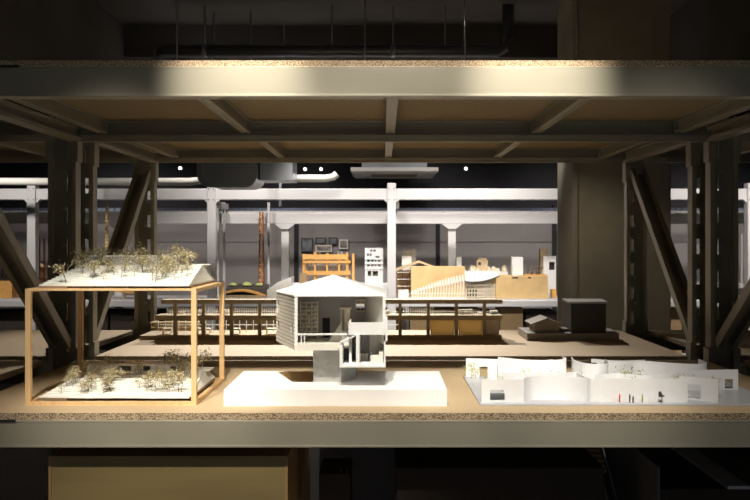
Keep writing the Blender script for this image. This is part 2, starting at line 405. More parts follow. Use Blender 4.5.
# ------------------------------------------------------------------ wooden two-tier stand with two terraced models
st = thing('display_stand', (-.84, .35, 1.05), 'two-tier stand of slim pine posts carrying two white terraced landscapes', 'display stand')
SX0, SX1, SY0, SY1, SZ = -1.108, -.578, .115, .60, 1.412
for x in (SX0, SX1 - .016):
    for y in (SY0, SY1 - .016): bx('leg', 'pine', st, x, x + .016, y, y + .016, 1.05, SZ - .006)
for y in (SY0, SY1 - .016):
    bx('rail', 'pine', st, SX0 + .016, SX1 - .016, y + .002, y + .017, 1.05, 1.062)
for x in (SX0, SX1 - .016):
    bx('rail', 'pine', st, x, x + .016, SY0 + .016, SY1 - .016, 1.05, 1.062)
    bx('rail', 'pine', st, x, x + .016, SY0 + .016, SY1 - .016, SZ - .012, SZ - .006)
bx('top_panel', 'pine', st, SX0, SX1, SY0, SY1, SZ - .006, SZ)

def terrace(zb, label, upper):
    t = thing('terraced_landscape_model', ((SX0 + SX1) / 2, .35, zb), label, 'architectural model')
    x0, x1, y0, y1 = -1.078, -.602, .135, .56
    # brown bottom plate with a stepped front edge
    e = x0; pts = [(x0, y0)]
    b = MB(); jx = [x0, x0 + .09, x0 + .17, x0 + .27, x1]
    for k in range(4): b.box(jx[k], jx[k + 1], y0 + .006 + k * .010, y1 - .02, zb, zb + .007)
    b.build('base_plate', 'brownplate', t)
    N = 11; top = {}
    dz = .0052 if upper else .0033
    for i in range(N):
        f = i / (N - 1)
        ya = y0 + .004 + f * .24
        pts = [(x0 + .04 * f, ya + .01), (x0 + .15, ya - .004), (x0 + .26, ya + .006 * math.sin(i)), (x0 + .36, ya - .006), (x1 - .003 - .012 * f, ya - .002), (x1 - .004 - .03 * f, y1), (x0 + .03 + .03 * f, y1 - .02)]
        b = MB().prism(pts, zb + .007 + i * dz, zb + .007 + (i + 1) * dz)
        b.build('contour_layer', 'terr', t)
    def gz(y): return zb + .007 + dz * (min(N - 1, max(0, int((y - y0 - .004) / .24 * (N - 1)))) + 1)
    zt = gz(1)
    MB().prism([(x1 - .08, .46), (x1 - .005, .47), (x1 - .002, .54), (x1 - .08, .555)], zt, zt + .003).build('side_flap', 'terr', t)
    if upper:
        b = MB(); xa, xb = -1.03, -.70
        b.box(xa, xb, .42, .50, zt + .030, zt + .034)
        b.build('roof_panel', 'white', t)
        b = MB()
        for k in range(34):
            x = xa + .004 + k * (xb - xa - .01) / 33; b.box(x, x + .0022, .421, .4235, zt, zt + .030)
        b.build('mullion_screen', 'warmwhite', t)
        MB().box(xa + .002, xb - .002, .4245, .426, zt, zt + .030).build('frosted_panel', 'acryl', t)
    else:
        b = MB().panel((-1.02, .43), (-.66, .43), .004, zt, zt + .028, [(.100, .150, zt + .006, zt + .023), (.190, .215, zt + .006, zt + .023), (.285, .305, zt + .006, zt + .022)])
        b.box(-1.02, -.66, .434, .52, zt + .025, zt + .028)
        b.build('low_house', 'white', t)
        MB().box(-1.015, -.665, .465, .469, zt, zt + .025).build('inner_wall', 'taupe', t)
    rnd = random.Random(3 if upper else 9)
    spots = []
    if upper: groups = ((24, -1.06, -.87, .16, .50), (14, -.88, -.76, .20, .50), (24, -.735, -.635, .17, .50))
    else: groups = ((32, -1.06, -.86, .18, .50), (6, -.86, -.77, .24, .42), (34, -.76, -.635, .18, .52))
    for n, xa, xb, ya, yb in groups:
        for _ in range(n):
            x, y = rnd.uniform(xa, xb), rnd.uniform(ya, yb)
            if x < x0 + .02 + (y - y0) * .10: x += .03
            h = rnd.uniform(.045, .09) * (1 if n > 6 else .7)
            if y > .40: h *= 1.15
            put_tree(t, x, y, gz(y), h)
    if upper: put_tree(t, -.685, .33, gz(.33), .125, data=TREES[2])
    return t
terrace(1.062, 'terraced white landscape model with dried-twig trees on the shelf inside the pine stand', False)
terrace(SZ, 'terraced white landscape model with twig trees on top of the pine stand', True)

# ------------------------------------------------------------------ central section house model
h = thing('house_model', (-.15, .30, 1.05), 'white sectioned house model with hipped roof perched on a grey block', 'architectural model')
ZB = 1.10
b = MB()
b.box(-.492, .198, .11, .261, 1.05, ZB)
pit = [(-.369, .479), (-.294, .261), (-.227, .261), (-.227, .479)]
b.prism([(-.492, .261), (-.294, .261), (-.369, .479), (-.492, .479)], 1.05, ZB)
b.box(-.227, .198, .261, .479, 1.05, ZB); b.box(-.492, .198, .479, .50, 1.05, ZB)
b.prism(pit, 1.05, 1.072)
b.build('base', 'foam', h)
b = MB()
pw = [(-.366, .477), (-.292, .263), (-.229, .263), (-.229, .477)]
b.prism(pw, 1.072, 1.078)
b.panel((-.366, .477), (-.293, .263), -.003, 1.078, ZB + .001)
b.panel((-.366, .4765), (-.229, .4765), .003 * -1, 1.078, ZB + .001)
b.build('sunken_court', 'mdf', h)
ZS = 1.212
b = MB().prism([(-.227, .26), (-.137, .26), (-.09, .33), (-.09, .42), (-.227, .42)], ZB, ZS)
b.build('pedestal', 'concm', h)
bx('vent', 'dark', h, -.231, -.227, .30, .33, ZB + .083, ZB + .090)
A, Bp, Cp, D, E = (-.281, .2), (.004, .2), (-.055, .455), (-.20, .56), (-.368, .445)
ZE, ZF = 1.383, 1.231
b = MB().prism([(-.281, .19), (-.145, .19), (-.08, .30), Cp, D, E], ZS, ZS + .008)
b.prism([(-.281, .19), (-.145, .19), (-.145, .20), (-.281, .20)], ZS + .008, ZF)
b.prism([(-.275, .205), (-.145, .205), (-.08, .31), (-.07, .43), (-.20, .54), (-.35, .44)], ZS + .008, ZF - .008)
b.build('floor_slab', 'warmwhite', h)
# left clad wall
L = (Vector(A) - Vector(E)).length
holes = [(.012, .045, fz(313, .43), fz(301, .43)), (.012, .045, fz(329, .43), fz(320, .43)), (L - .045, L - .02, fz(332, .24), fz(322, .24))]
MB().panel(E, A, .006, ZS, ZE, holes).build('side_backing', 'greycard', h)  # grey backing puts the shadow gaps between the cladding strips into colour
b = MB()
d = (Vector(A) - Vector(E)).normalized(); nn = Vector((d.y, -d.x))
nb = 14
for k in range(nb):
    z = ZS + .002 + k * (ZE - ZS - .004) / nb; z1_ = z + (ZE - ZS) / nb - .004
    hs = [q for q in holes if q[2] - .004 < z and z1_ < q[3] + .004]
    segs = [(0, L)]
    for q in hs: segs = [s_ for a_, b_ in segs for s_ in ((a_, min(b_, q[0])), (max(a_, q[1]), b_)) if s_[1] > s_[0]]
    for a_, b_ in segs:
        p0 = Vector(E) + d * a_ + nn * .003; p1 = Vector(E) + d * b_ + nn * .003
        b.panel(p0, p1, .003, z, z1_)
b.build('clad_wall', 'warmwhite', h)
bx('corner_post', 'white', h, -.281, -.2725, .195, .203, ZF, ZE)
# back and right walls
Lb = (Vector(D) - Vector(Cp)).length
b = MB().panel((-.355, .452), (-.052, .452), .005, ZS + .008, ZE, [(.144, .170, ZF - .01, fz(318, .45)), (.262, .290, fz(311, .45), fz(299.5, .45))])
b.build('back_wall', 'greycard', h)
bx('door', 'dark', h, -.212, -.184, .4585, .4615, ZF - .008, fz(317.5, .45))
b = MB().box(-.094, -.064, .446, .4495, fz(311.5, .45), fz(310, .45)).box(-.094, -.064, .446, .4495, fz(301, .45), fz(299.5, .45)).box(-.096, -.093, .446, .4495, fz(311.5, .45), fz(299.5, .45)).box(-.0645, -.0615, .446, .4495, fz(311.5, .45), fz(299.5, .45)).box(-.0785, -.077, .446, .4495, fz(311.5, .45), fz(299.5, .45))
wf = b.build('window_frame', 'cream', h)
MB().panel(Bp, Cp, .005, ZF, ZE, []).build('side_wall', 'warmwhite', h)
# bookcase
b = MB(); xa, xb, za, zb_ = fx(300, .38), fx(317, .38), ZF - .008, fz(302, .38)
for x in (xa, xa + (xb - xa) * .33, xa + (xb - xa) * .66, xb): b.box(x, x + .0022, .38, .405, za, zb_)
for k in range(10): 
    z = za + k * (zb_ - za) / 9.3; b.box(xa - .012 if k < 7 else xa, xb + .002, .381, .404, z, z + .002)
b.build('bookcase', 'cream', h)
rnd = random.Random(5); b = MB()
for k in range(8):
    for c in range(3):
        if rnd.random() < .7:
            x = xa + .004 + c * (xb - xa) / 3 + rnd.uniform(0, .006); z = za + k * (zb_ - za) / 9.3 + .0022
            b.box(x, x + rnd.uniform(.004, .010), .386, .40, z, z + rnd.uniform(.005, .010))
b.build('shelf_contents', 'warmwhite', h)
# stair gable and leaning partition, parapet, rails
b = MB().yprism([(fx(328.5, .34), ZF - .008), (fx(342, .34), ZF - .008), (fx(342, .34), fz(321, .34))], .335, .341)
b.build('stair_side', 'warmwhite', h)
b = MB().box(fx(339.5, .36), fx(351, .36), .358, .41, fz(309.5, .36), fz(308, .36)).box(fx(344.5, .36), fx(350, .36), .36, .364, ZF, fz(309.5, .36)).box(fx(340, .36), fx(341.5, .36), .38, .384, ZF, fz(309.5, .36))
b.build('partition', 'cream', h)
x0, x1 = fx(348.5, .17), fx(383.5, .17)
b = MB().box(x0, x1, .17, .175, 1.2635, fz(322.5, .17)).box(x0, x1, .175, .33, 1.2635, 1.268).box(x0, x0 + .004, .175, .30, 1.268, fz(322.5, .17))
b.build('parapet', 'white', h)
b = MB().box(-.281, -.115, .196, .200, fz(335, .2), fz(333.2, .2)).box(-.262, -.259, .197, .20, ZF, fz(335, .2)).box(-.252, -.249, .197, .20, ZF, fz(335, .2))
b.build('rail', 'white', h)
b = MB().box(.003, .014, .165, .19, fz(341, .17), fz(317, .17)).box(.0, .008, .19, .2, fz(341, .17), ZE)
b.build('corner_fin', 'white', h)
# lower right volume hanging from the house
xa, xb = fx(339.5, .15), fx(385.5, .15); zt, zl = 1.2635, 1.1635
b = MB().box(xa, xb, .15, .31, zl, zl + .006)
b.build('lower_floor', 'white', h)
bx('lower_wall', 'white', h, xa, xa + .009, .15, .26, zl + .006, ZS + .02)
bx('lower_wall', 'white', h, xb - .005, xb, .165, .30, zl + .006, zt)
b = MB().box(fx(356, .16), fx(359.5, .16), .16, .30, zl + .006, zt)
b.build('lower_wall', 'white', h)
bx('lower_wall', 'white', h, fx(349, .2), fx(351.5, .2), .20, .30, zl + .006, zt - .012)
MB().panel((xa, .305), (xb, .305), .004, zl + .006, zt).build('lower_back_wall', 'greycard', h)
b = MB().box(fx(360, .28), fx(368, .28), .275, .30, zl + .006, zl + .028).box(fx(370.5, .19), fx(379, .19), .18, .28, zl + .006, zl + .030).box(fx(379, .19), fx(383, .19), .18, .28, zl + .006, zl + .042)
b.build('lower_furniture', 'warmwhite', h)
bx('lower_partition', 'warmwhite', h, fx(369, .2), fx(383, .2), .284, .288, zl + .006, zt)
b = MB()
for k in range(8):
    x = fx(340 + k * 2.2, .17); z = fz(343 - k * 1.1, .17); b.box(x, x + .0075, .165, .22, z, z + .0025)
b.build('stair', 'white', h)
# hipped roof: low pyramid with a thin eave
ap = Vector((fx(333.5, .36), .36, fz(274.5, .36)))
eav = [(-.284, .194), (.010, .194), (.02, .46), (-.16, .60), (-.374, .447)]
b = MB(); b.prism(eav, ZE, ZE + .004)
vs_ = [b.bm.verts.new((p[0], p[1], ZE + .004)) for p in eav]; av = b.bm.verts.new(ap)
for i in range(5): b.bm.faces.new((vs_[i], vs_[(i + 1) % 5], av))
b.build('roof', 'white', h)

# ------------------------------------------------------------------ right pavilion of curved paper walls
p = thing('pavilion_model', (.72, .38, 1.05), 'low white paper pavilion model with curved walls on a grey plate', 'architectural model')
ZP = 1.056
MB().box(.300, 1.235, .111, .665, 1.05, ZP).build('base_plate', 'plate', p, bevel=.001)
MB().box(.45, 1.00, .19, .62, ZP, ZP + .002).build('floor_card', 'paper', p)
def pw(name, path, z1, **k): return MB().ribbon(path, .0028, ZP, z1, **k).build(name, 'paper', p)
zt = 1.127
MB().panel((.308, .144), (.440, .144), .003, ZP, zt, [(.027, .073, ZP + .006, ZP + .038)]).build('wall_with_opening', 'paper', p)
bx('opening_screen', 'plate', p, .318, .40, .18, .183, ZP, ZP + .022)
MB().panel((.308, .655), (.53, .60), .003, ZP, 1.125, [(.050, .080, ZP + .0, ZP + .040)]).build('wall_with_opening', 'paper', p)
pw('curved_wall', [(.440, .146), (.47, .185), (.52, .20), (.575, .195), (.625, .165), (.640, .150)], 1.130)
pw('curved_wall', [(.655, .30), (.640, .24), (.645, .17), (.675, .145), (.76, .150), (.86, .150), (.955, .150)], 1.128)
pw('curved_wall', [(.648, .40), (.655, .30), (.668, .20), (.69, .165), (.72, .16)], 1.118)
pw('curved_wall', [(.40, .31), (.47, .33), (.56, .30), (.62, .33), (.66, .36)], 1.121)
pw('curved_wall', [(.70, .30), (.78, .33), (.86, .29), (.93, .31), (1.0, .34)], 1.118)
pw('curved_wall', [(.42, .60), (.50, .53), (.585, .51), (.655, .55), (.658, .61)], 1.137)
pw('curved_wall', [(.47, .62), (.55, .57), (.62, .60)], 1.128)
pw('curved_wall', [(.693, .62), (.685, .55), (.70, .47), (.745, .44), (.79, .47), (.80, .56)], 1.134)
pw('curved_wall', [(.78, .43), (.84, .46), (.90, .50), (.96, .47), (1.03, .43), (1.09, .42), (1.125, .45), (1.13, .54)], 1.137)
pw('curved_wall', [(.76, .60), (.85, .55), (.95, .58)], 1.130)
q = MB().panel((.948, .205), (1.045, .135), .003, ZP, 1.128, [(.025, .066, ZP + .006, ZP + .050)]).build('wall_with_opening', 'paper', p)
q = MB().panel((1.03, .36), (1.205, .375), .003, ZP, 1.124, [(.128, .158, ZP + .004, ZP + .036)]).build('wall_with_opening', 'paper', p)
b = MB().prism([(.86, .151), (.953, .151), (.953, .146), (.935, .146)], ZP, ZP + .001)
b.build('paper_fold', 'paper', p)
# little upright figures and cut-out trees of the model
def figure(x, y, hh, m, nm='scale_figure'):
    b = MB(); b.lathe(x, y, ((.0012, ZP), (.0022, ZP + hh * .45), (.0028, ZP + hh * .78), (.001, ZP + hh * .82), (.0018, ZP + hh * .9), (.0006, ZP + hh)), 8); return b.build(nm, m, p)
figure(.738, .135, .028, 'red'); figure(.778, .128, .022, 'dark'); figure(.809, .135, .028, 'leafG'); figure(.770, .136, .027, 'slate')
b = MB().tube([(.868, .130, ZP), (.868, .130, ZP + .02)], .0016, 6).yprism([(.858, ZP + .018), (.878, ZP + .020), (.870, ZP + .026), (.864, ZP + .036), (.858, ZP + .034)], .129, .132); b.build('cutout_tree', 'slate', p)
for k in range(26):
    pass
b = MB()
for k in range(24): b.box(.70 + k * .0065, .7025 + k * .0065, .139, .140, ZP, ZP + .010 + .002 * (k % 3))
b.build('low_fence', 'warmwhite', p)
def sprig_mesh(seed):
    me = tree_mesh(seed, 60, .7); me.materials.clear()
    for k in ('leafG', 'leafG', 'leafB'): me.materials.append(M[k])
    return me
SPR = [sprig_mesh(40 + i) for i in range(3)]
for x, y, hh in ((.322, .60, .075), (.34, .62, .06), (.36, .50, .05), (.485, .36, .085), (.475, .45, .07), (.56, .40, .065), (.60, .46, .06), (.705, .22, .075), (.712, .24, .06), (.80, .30, .07), (.83, .40, .085), (.85, .42, .08), (.90, .36, .06), (.95, .36, .06), (.985, .30, .065), (1.00, .30, .07), (1.12, .35, .055), (1.055, .15, .035), (.41, .45, .05), (.66, .48, .06)):
    put_tree(p, x, y, ZP + .0022, hh * (1.25 if y > .25 else 1), data=random.choice(SPR))
bx('interior_block', 'paper', p, .50, .60, .36, .42, ZP + .002, ZP + .045); bx('interior_block', 'paper', p, .74, .93, .36, .40, ZP + .002, ZP + .04); bx('interior_block', 'slate', p, .715, .765, .50, .56, ZP + .002, ZP + .066)

# ------------------------------------------------------------------ second rack: long brown slab model
g = thing('long_building_model', (-.3, 2.1, 1.04), 'long two-storey model with dark brown slabs across the second rack', 'architectural model')
Y0, Y1, X0, X1 = 2.02, 2.26, -1.26, .615
bx('base_slab', 'umber', g, X0 - .02, X1 + .01, Y0 - .01, Y1, 1.04, 1.062)
bx('middle_slab', 'umber', g, X0 + .06, X1 + .015, Y0, Y0 + .12, 1.143, 1.168)
bx('roof_slab', 'umberroof', g, X0 + .09, X1 + .015, Y0, Y0 + .07, 1.229, 1.251)
k = 0
xs = []
x = fx(176, 2.05)
while x < X1 - .01: xs.append(x); x += .1485
for x in xs:
    bx('column', 'umber', g, x - .009, x + .009, Y0 + .005, Y0 + .03, 1.062, 1.143); bx('column', 'umber', g, x - .008, x + .008, Y0 + .005, Y0 + .03, 1.168, 1.228)
for i, x in enumerate(xs[:-1]):
    if x > .10:
        bx('infill_panel', 'veneer', g, x + .012, x + .137, Y0 + .012, Y0 + .018, 1.064, 1.142)
bx('end_panel', 'cream', g, xs[-1] + .012, X1, Y0 + .03, Y1 - .04, 1.064, 1.142)
b = MB()
n = 0; x = X0 + .11
while x < X1:
    b.box(x, x + .0022, Y0 + .06, Y0 + .062, 1.168, 1.205 if x < -.3 or .1 < x < .27 else 1.18); x += .012
b.box(X0 + .11, X1, Y0 + .059, Y0 + .063, 1.196 - .012, 1.186)
b.build('balustrade', 'ribwhite', g)
b = MB(); x = X0 + .03
while x < .10:
    b.box(x, x + .003, Y1 - .06, Y1 - .057, 1.062, 1.14); x += .037
b.box(X0 + .03, .10, Y1 - .06, Y1 - .056, 1.10, 1.103)
b.build('screen', 'ribwhite', g)
b = MB(); x = X0 + .10
while x < X1:
    b.box(x, x + .0016, Y0 + .012, Y0 + .0136, 1.251, 1.262); x += .058
b.box(X0 + .10, X1, Y0 + .012, Y0 + .0136, 1.2610, 1.2628)
b.build('roof_rail', 'white', g)
rnd = random.Random(2); b = MB()
for k in range(18):
    x = rnd.uniform(X0 + .12, X1 - .03); b.box(x, x + rnd.uniform(.01, .04), Y0 + .085, Y0 + .115, 1.168, 1.168 + rnd.uniform(.008, .028))
b.build('upper_furniture', 'warmwhite', g)
rnd = random.Random(8)
for k in range(7):
    b = MB()
    x = X0 + .08 + k * .185; w_ = rnd.uniform(.04, .07)
    b.box(x, x + w_, Y0 + .07, Y0 + .11, 1.088, 1.092).box(x, x + .003, Y0 + .07, Y0 + .11, 1.062, 1.088).box(x + w_ - .003, x + w_, Y0 + .07, Y0 + .11, 1.062, 1.088)
    b.build('lower_table', 'cream', g)

# small gabled house and dark block on one dark base board
bd = thing('house_group_model', (.88, 2.05, 1.04), 'small gabled house beside a tall dark block on one dark board', 'architectural model')
y = 1.98; sc = S(y)
xa, xb = fx(527, y), fx(619, y)
MB().prism([(xa, y), (xb, y), (fx(610, 2.24), 2.24), (fx(518, 2.3), 2.30)], 1.04, 1.078).build('base_board', 'dimboard', bd)
gx0, gx1 = fx(535, 2.02), fx(559, 2.02)
b = MB().yprism([(gx0, 1.078), (gx1, 1.078), (gx1, 1.125), ((gx0 + gx1) / 2, 1.150), (gx0, 1.128)], 2.02, 2.20); b.build('gabled_house', 'taupe', bd)
mx = (gx0 + gx1) / 2
b = MB().yprism([(gx0 - .022, 1.120), (mx, 1.152), (mx, 1.156), (gx0 - .024, 1.124)], 2.005, 2.215); b.yprism([(gx1 + .022, 1.116), (gx1 + .024, 1.120), (mx, 1.156), (mx, 1.152)], 2.005, 2.215); b.build('gabled_roof', 'taupe', bd)
b = MB().box(fx(571, 2.0), fx(606, 2.0), 2.0, 2.19, 1.078, 1.232); b.build('tall_block', 'slate', bd)
MB().prism([(fx(569, 1.99), 1.99), (fx(608, 1.99), 1.99), (fx(601, 2.24), 2.24), (fx(562, 2.24), 2.24)], 1.232, 1.242).build('flat_roof', 'greycard', bd)
bx('side_canopy', 'taupe', bd, fx(561, 2.1), fx(571, 2.1), 2.06, 2.16, 1.078, 1.094)

# ------------------------------------------------------------------ white rack row across the aisle
WY = 6.17
wr = thing('white_display_rack', (0, WY + .35, 0), 'long white steel rack lined with models across the aisle', 'display rack')
wp = [31 + 180.3 * k for k in (-1, 0, 1, 2, 3, 4, 5)]
for px in wp:
    x = fx(px, WY)
    b = MB().box(x - .043, x + .043, WY, WY + .10, 0, 2.14)
    b.build('post', 'wrack', wr, bevel=.006)
    MB().yprism([(x - .08, 1.975), (x + .08, 1.975), (x + .043, 1.94), (x - .043, 1.94)], WY + .02, WY + .08).build('gusset', 'wrack', wr)
    b = MB()
    for sz in (1.975, 2.085):
        for sx in (-.025, .025): b.tube([(x + sx, WY - .006, sz), (x + sx, WY, sz)], .008, 6)
    b.build('bolt', 'bolt', wr)
X0, X1 = fx(wp[0], WY), fx(wp[-1], WY)
def wb(y, z0, z1, d=.13): bx('beam', 'wrack', wr, X0, X1, y, y + d, z0, z1, bevel=.005)
wb(WY + .02, 1.975, 2.085); wb(WY + .02, .90, .962); wb(WY + .02, .30, .40)
RY = 6.85
for px in (285 - 167 * 2, 118, 285, 452, 619, 786):
    x = fx(px, RY)
    bx('post', 'wrack', wr, x - .042, x + .042, RY, RY + .10, 0, 1.86, bevel=.006)
    bx('end_tie', 'wrack', wr, x - .03, x + .03, WY + .08, RY, 1.76, 1.82) if False else None
    MB().yprism([(x - .11, 1.745), (x + .11, 1.745), (x + .042, 1.69), (x - .042, 1.69)], RY - .03, RY).build('gusset', 'wrack', wr)
wb(RY - .03, 1.745, 1.865); wb(RY - .04, .90, .96); wb(RY - .04, .30, .40)
bx('back_strip', 'greycard', wr, X0, X1, RY + .02, RY + .05, 1.866, 1.885)
for px in (217.5, 224, 268.5):
    x = fx(px, 6.7); bx('thin_post', 'wrack', wr, x - .012, x + .012, 6.70, 6.73, .976, 1.97)
for px in (217, 396):
    x = fx(px, WY + .2)
    bx('cross_tie', 'wrack', wr, x - .03, x + .03, WY + .10, RY + .02, 1.90, 1.96)
tag(bx('rack_deck', 'wrack', None, X0, X1, WY + .102, RY - .006, .9625, .975), 'long white deck of the rack across the aisle under the model row', 'shelf board')
tag(bx('rack_deck', 'wrack', None, X0, X1, WY + .102, RY - .006, .4005, .415), 'lower white deck of the rack across the aisle holding tan crates', 'shelf board')
DZ = .975
# blue-grey slatted strip seen over the rear beam
v = MB(); x = -4.6
while x < 4.4: v.box(x, x + .035, 7.5, 7.52, 1.86, 1.94); x += .07
v.box(-4.6, 4.4, 7.52, 7.53, 1.85, 1.94, 0)
lv = thing('louvre_strip', (0, 7.5, 1.85), 'long blue-grey slatted strip high above the rear white beam', 'louvre')
v.build('slats', 'blueglass', lv)
MB().box(-4.6, -4.55, 7.5, 7.53, 1.96, ZC).box(4.35, 4.4, 7.5, 7.53, 1.96, ZC).box(-1.2, -1.17, 7.5, 7.53, 1.96, ZC).build('hanger', 'pipe', lv)

def mk(name, label, cat='architectural model', loc=(0, 0, 0), group=None): return thing(name, loc, label, cat, group)
YB = 6.45
def X(px, Y=YB): return fx(px, Y)
def Z(py, Y=YB): return fz(py, Y)
# plywood crates
def crate(px0, px1, py0, Y, d, label, z0=DZ, m='ply', corner=.03):
    x0, x1 = X(px0, Y), X(px1, Y); zt = Z(py0, Y); t = mk('plywood_box', label, 'box', ((x0 + x1) / 2, Y + d / 2, z0))
    bx('front_panel', m, t, x0, x1, Y, Y + .015, z0, zt, bevel=.004)
    bx('side_panel', m, t, x0, x0 + .015, Y + .015, Y + d, z0, zt); bx('side_panel', m, t, x1 - .015, x1, Y + .015, Y + d, z0, zt)
    bx('back_panel', m, t, x0 + .015, x1 - .015, Y + d - .015, Y + d, z0, zt); bx('lid', m, t, x0 + .015, x1 - .015, Y + .015, Y + d - .015, zt - .02, zt - .003)
    return t
c1 = crate(411, 465, 266.5, 6.35, .095, 'tall golden plywood box beside the little gable-roofed wooden model')
c2 = crate(496, 548, 276, 6.3, .3, 'golden plywood box carrying a white block, next to the concrete column')
bx('hand_hole', 'dark', c2, X(512, 6.3), X(518, 6.3), 6.2985, 6.3, Z(278.5, 6.3), Z(277, 6.3), label='dark hand hole')
bx('hand_hole', 'dark', c2, X(528, 6.3), X(531, 6.3), 6.2985, 6.3, Z(278.5, 6.3), Z(277, 6.3))
# lower deck crates
for px0, px1, py0, lab in ((500, 523, 308, 'brown plywood box on the lower white deck beneath the golden box'), (410, 480, 309, 'low brown box on the lower white deck behind the long brown model'),
                      (166, 222, 308, 'tan box on the lower white deck left of the first inner post'), (228, 288, 309, 'tan box on the lower white deck behind the long brown model, left of the house'),
                      ) + (
                      (656, 682, 309, 'tan box on the lower white deck just right of the concrete column'), (714, 748, 309, 'tan box on the lower white deck at the far right')):
    crate(px0, px1, py0, 6.3, .4, lab, z0=.415, m='mdf')
for px0, px1, lab in ((-60, -10, 'added black box darkening the lower white deck, leftmost'), (-8, 52, 'added black box darkening the lower white deck behind the left brace'), (54, 108, 'added black box darkening the lower white deck behind the left rack upright'), (110, 163, 'added black box darkening the lower white deck beneath the orange arched model'), (290, 406, 'wide added black box darkening the lower white deck, hidden mostly by the house model'), (482, 497, 'narrow added black box darkening the lower white deck between two brown boxes'), (526, 556, 'added black box darkening the lower white deck next to the concrete column'), (684, 712, 'added black box darkening the lower white deck between the two right-hand tan boxes')):
    crate(px0, px1, 311, 6.33, .36, lab, z0=.415, m='cratedark')  # black fillers added to keep the lower level dark and cover the lit wall
# white plinths
def plinth(px0, px1, py, Y, d, label, m='white'):
    return tag(bx('display_plinth', m, None, X(px0, Y), X(px1, Y), Y, Y + d, DZ, Z(py, Y), bevel=.004), label, 'plinth')
plinth(292, 392, 284, 6.42, .33, 'low white plinth under the timber frame model and the white tower block')
# white site sheet sloping
t = mk('site_base_model', 'white sloping site model left of the timber frame model', loc=(X(265), 6.4, DZ))
b = MB().yprism([(X(267, 6.32), DZ), (X(291, 6.32), DZ), (X(291, 6.32), Z(277, 6.32)), (X(278, 6.32), Z(282, 6.32)), (X(267, 6.32), Z(290, 6.32))], 6.32, 6.62); b.build('slope', 'white', t)
b = MB()
for k in range(12): b.box(X(268 + k * 1.9, 6.31), X(268.5 + k * 1.9, 6.31), 6.305, 6.31, DZ, Z(290 - k * 1.0, 6.31))
b.build('fence', 'cream', t)
# terrain with hills
t = mk('hill_landscape_model', 'dark edged landscape model with small green domes between the thin posts', loc=(X(240), 6.5, DZ))
b = MB().xprism([(6.42, DZ), (6.68, DZ), (6.68, DZ + .13), (6.42, DZ + .10)], X(226, 6.42), X(266, 6.42)); b.build('dark_base', 'slate', t)
for px, py, rr in ((233, 271, .045), (247, 271, .055), (259, 274, .04)):
    b = MB(); zc = DZ + .12; b.lathe(X(px, 6.55), 6.55, [(rr * math.cos(a), zc + rr * .7 * math.sin(a)) for a in [i * PI / 12 for i in range(6)]], 14); b.build('green_dome', 'green', t)
b = MB(); pts = []
for i in range(13):
    u = i / 12; pts.append((X(226 + 40 * u, 6.38), DZ + .07 + .035 * math.sin(u * PI * 1.1) - .03 * u))
pts2 = [(a, z - .022) for a, z in pts[::-1]]
b.yprism(pts + pts2, 6.34, 6.41); b.build('curved_deck', 'orange', t)
bx('base_sheet', 'cork', t, X(226, 6.33), X(266, 6.33), 6.30, 6.40, DZ, DZ + .03)
# lattice tower
t = mk('lattice_tower_model', 'tall reddish timber lattice tower model beside a white post', loc=(X(261, 6.75), 6.75, DZ))
tx, ty, tw = X(261.5, 6.76), 6.76, .028; z1_ = Z(212, 6.76); b = MB()
for sx in (-1, 1):
    for sy in (-1, 1): b.tube([(tx + sx * tw, ty + sy * tw, DZ), (tx + sx * tw * .55, ty + sy * tw * .55, z1_)], .005, 4)
b.build('leg', 'redwood', t)
b = MB(); n = 16
for k in range(n):
    z = DZ + (z1_ - DZ) * k / n; zz = DZ + (z1_ - DZ) * (k + 1) / n; w0 = tw * (1 - .45 * k / n); s = 1 if k % 2 else -1
    for sy in (-1, 1): b.tube([(tx - s * w0, ty + sy * w0, z), (tx + s * w0, ty + sy * w0, zz)], .004, 4).tube([(tx - w0, ty + sy * w0, z), (tx + w0, ty + sy * w0, z)], .004, 4)
b.build('lattice', 'orange', t)
# timber frame model
t = mk('timber_frame_model', 'open honey-coloured timber frame model on the white plinth', loc=(X(328, 6.5), 6.5, Z(284, 6.42)))
zb0 = Z(284, 6.42)
fr = MB(); YF = 6.46
for yy in (YF, YF + .2):
    for px in (303.5, 315, 327, 339, 347, 353):
        fr.box(X(px, YF) - .010, X(px, YF) + .010, yy, yy + .02, zb0, Z(252 + (px % 5) * .6, YF))
    for py, th in ((257, .05), (262, .022), (273, .04)):
        fr.box(X(303, YF), X(350 if py > 260 else 347, YF), yy - .012, yy, Z(py, YF) - th / 2, Z(py, YF) + th / 2)
for px in (303.5, 327, 347):
    for py in (257, 273): fr.box(X(px, YF) - .008, X(px, YF) + .008, YF + .02, YF + .2, Z(py, YF) - .01, Z(py, YF) + .012)
fr.build('frame', 'orange', t)
rnd = random.Random(4); b = MB()
for k in range(46):
    px = rnd.uniform(305, 346); yy = YF + rnd.uniform(.03, .17); pz = rnd.choice((254.5, 259.5, 266, 270.5, 276, 280)); x = X(px, YF); z = Z(pz, YF)
    b.bar((x, yy, z - .02), (x + rnd.uniform(-.03, .03), yy + .02, z + .025), .008, .008, (0, 1, 0))
b.build('bracing', 'umber', t)
bx('inner_wall', 'taupe', t, X(307, YF), X(345, YF), YF + .09, YF + .10, Z(271, YF), Z(262, YF)); bx('corner_block', 'mdf', t, X(303, YF) - .03, X(307, YF), YF - .05, YF - .015, zb0, Z(273, YF))
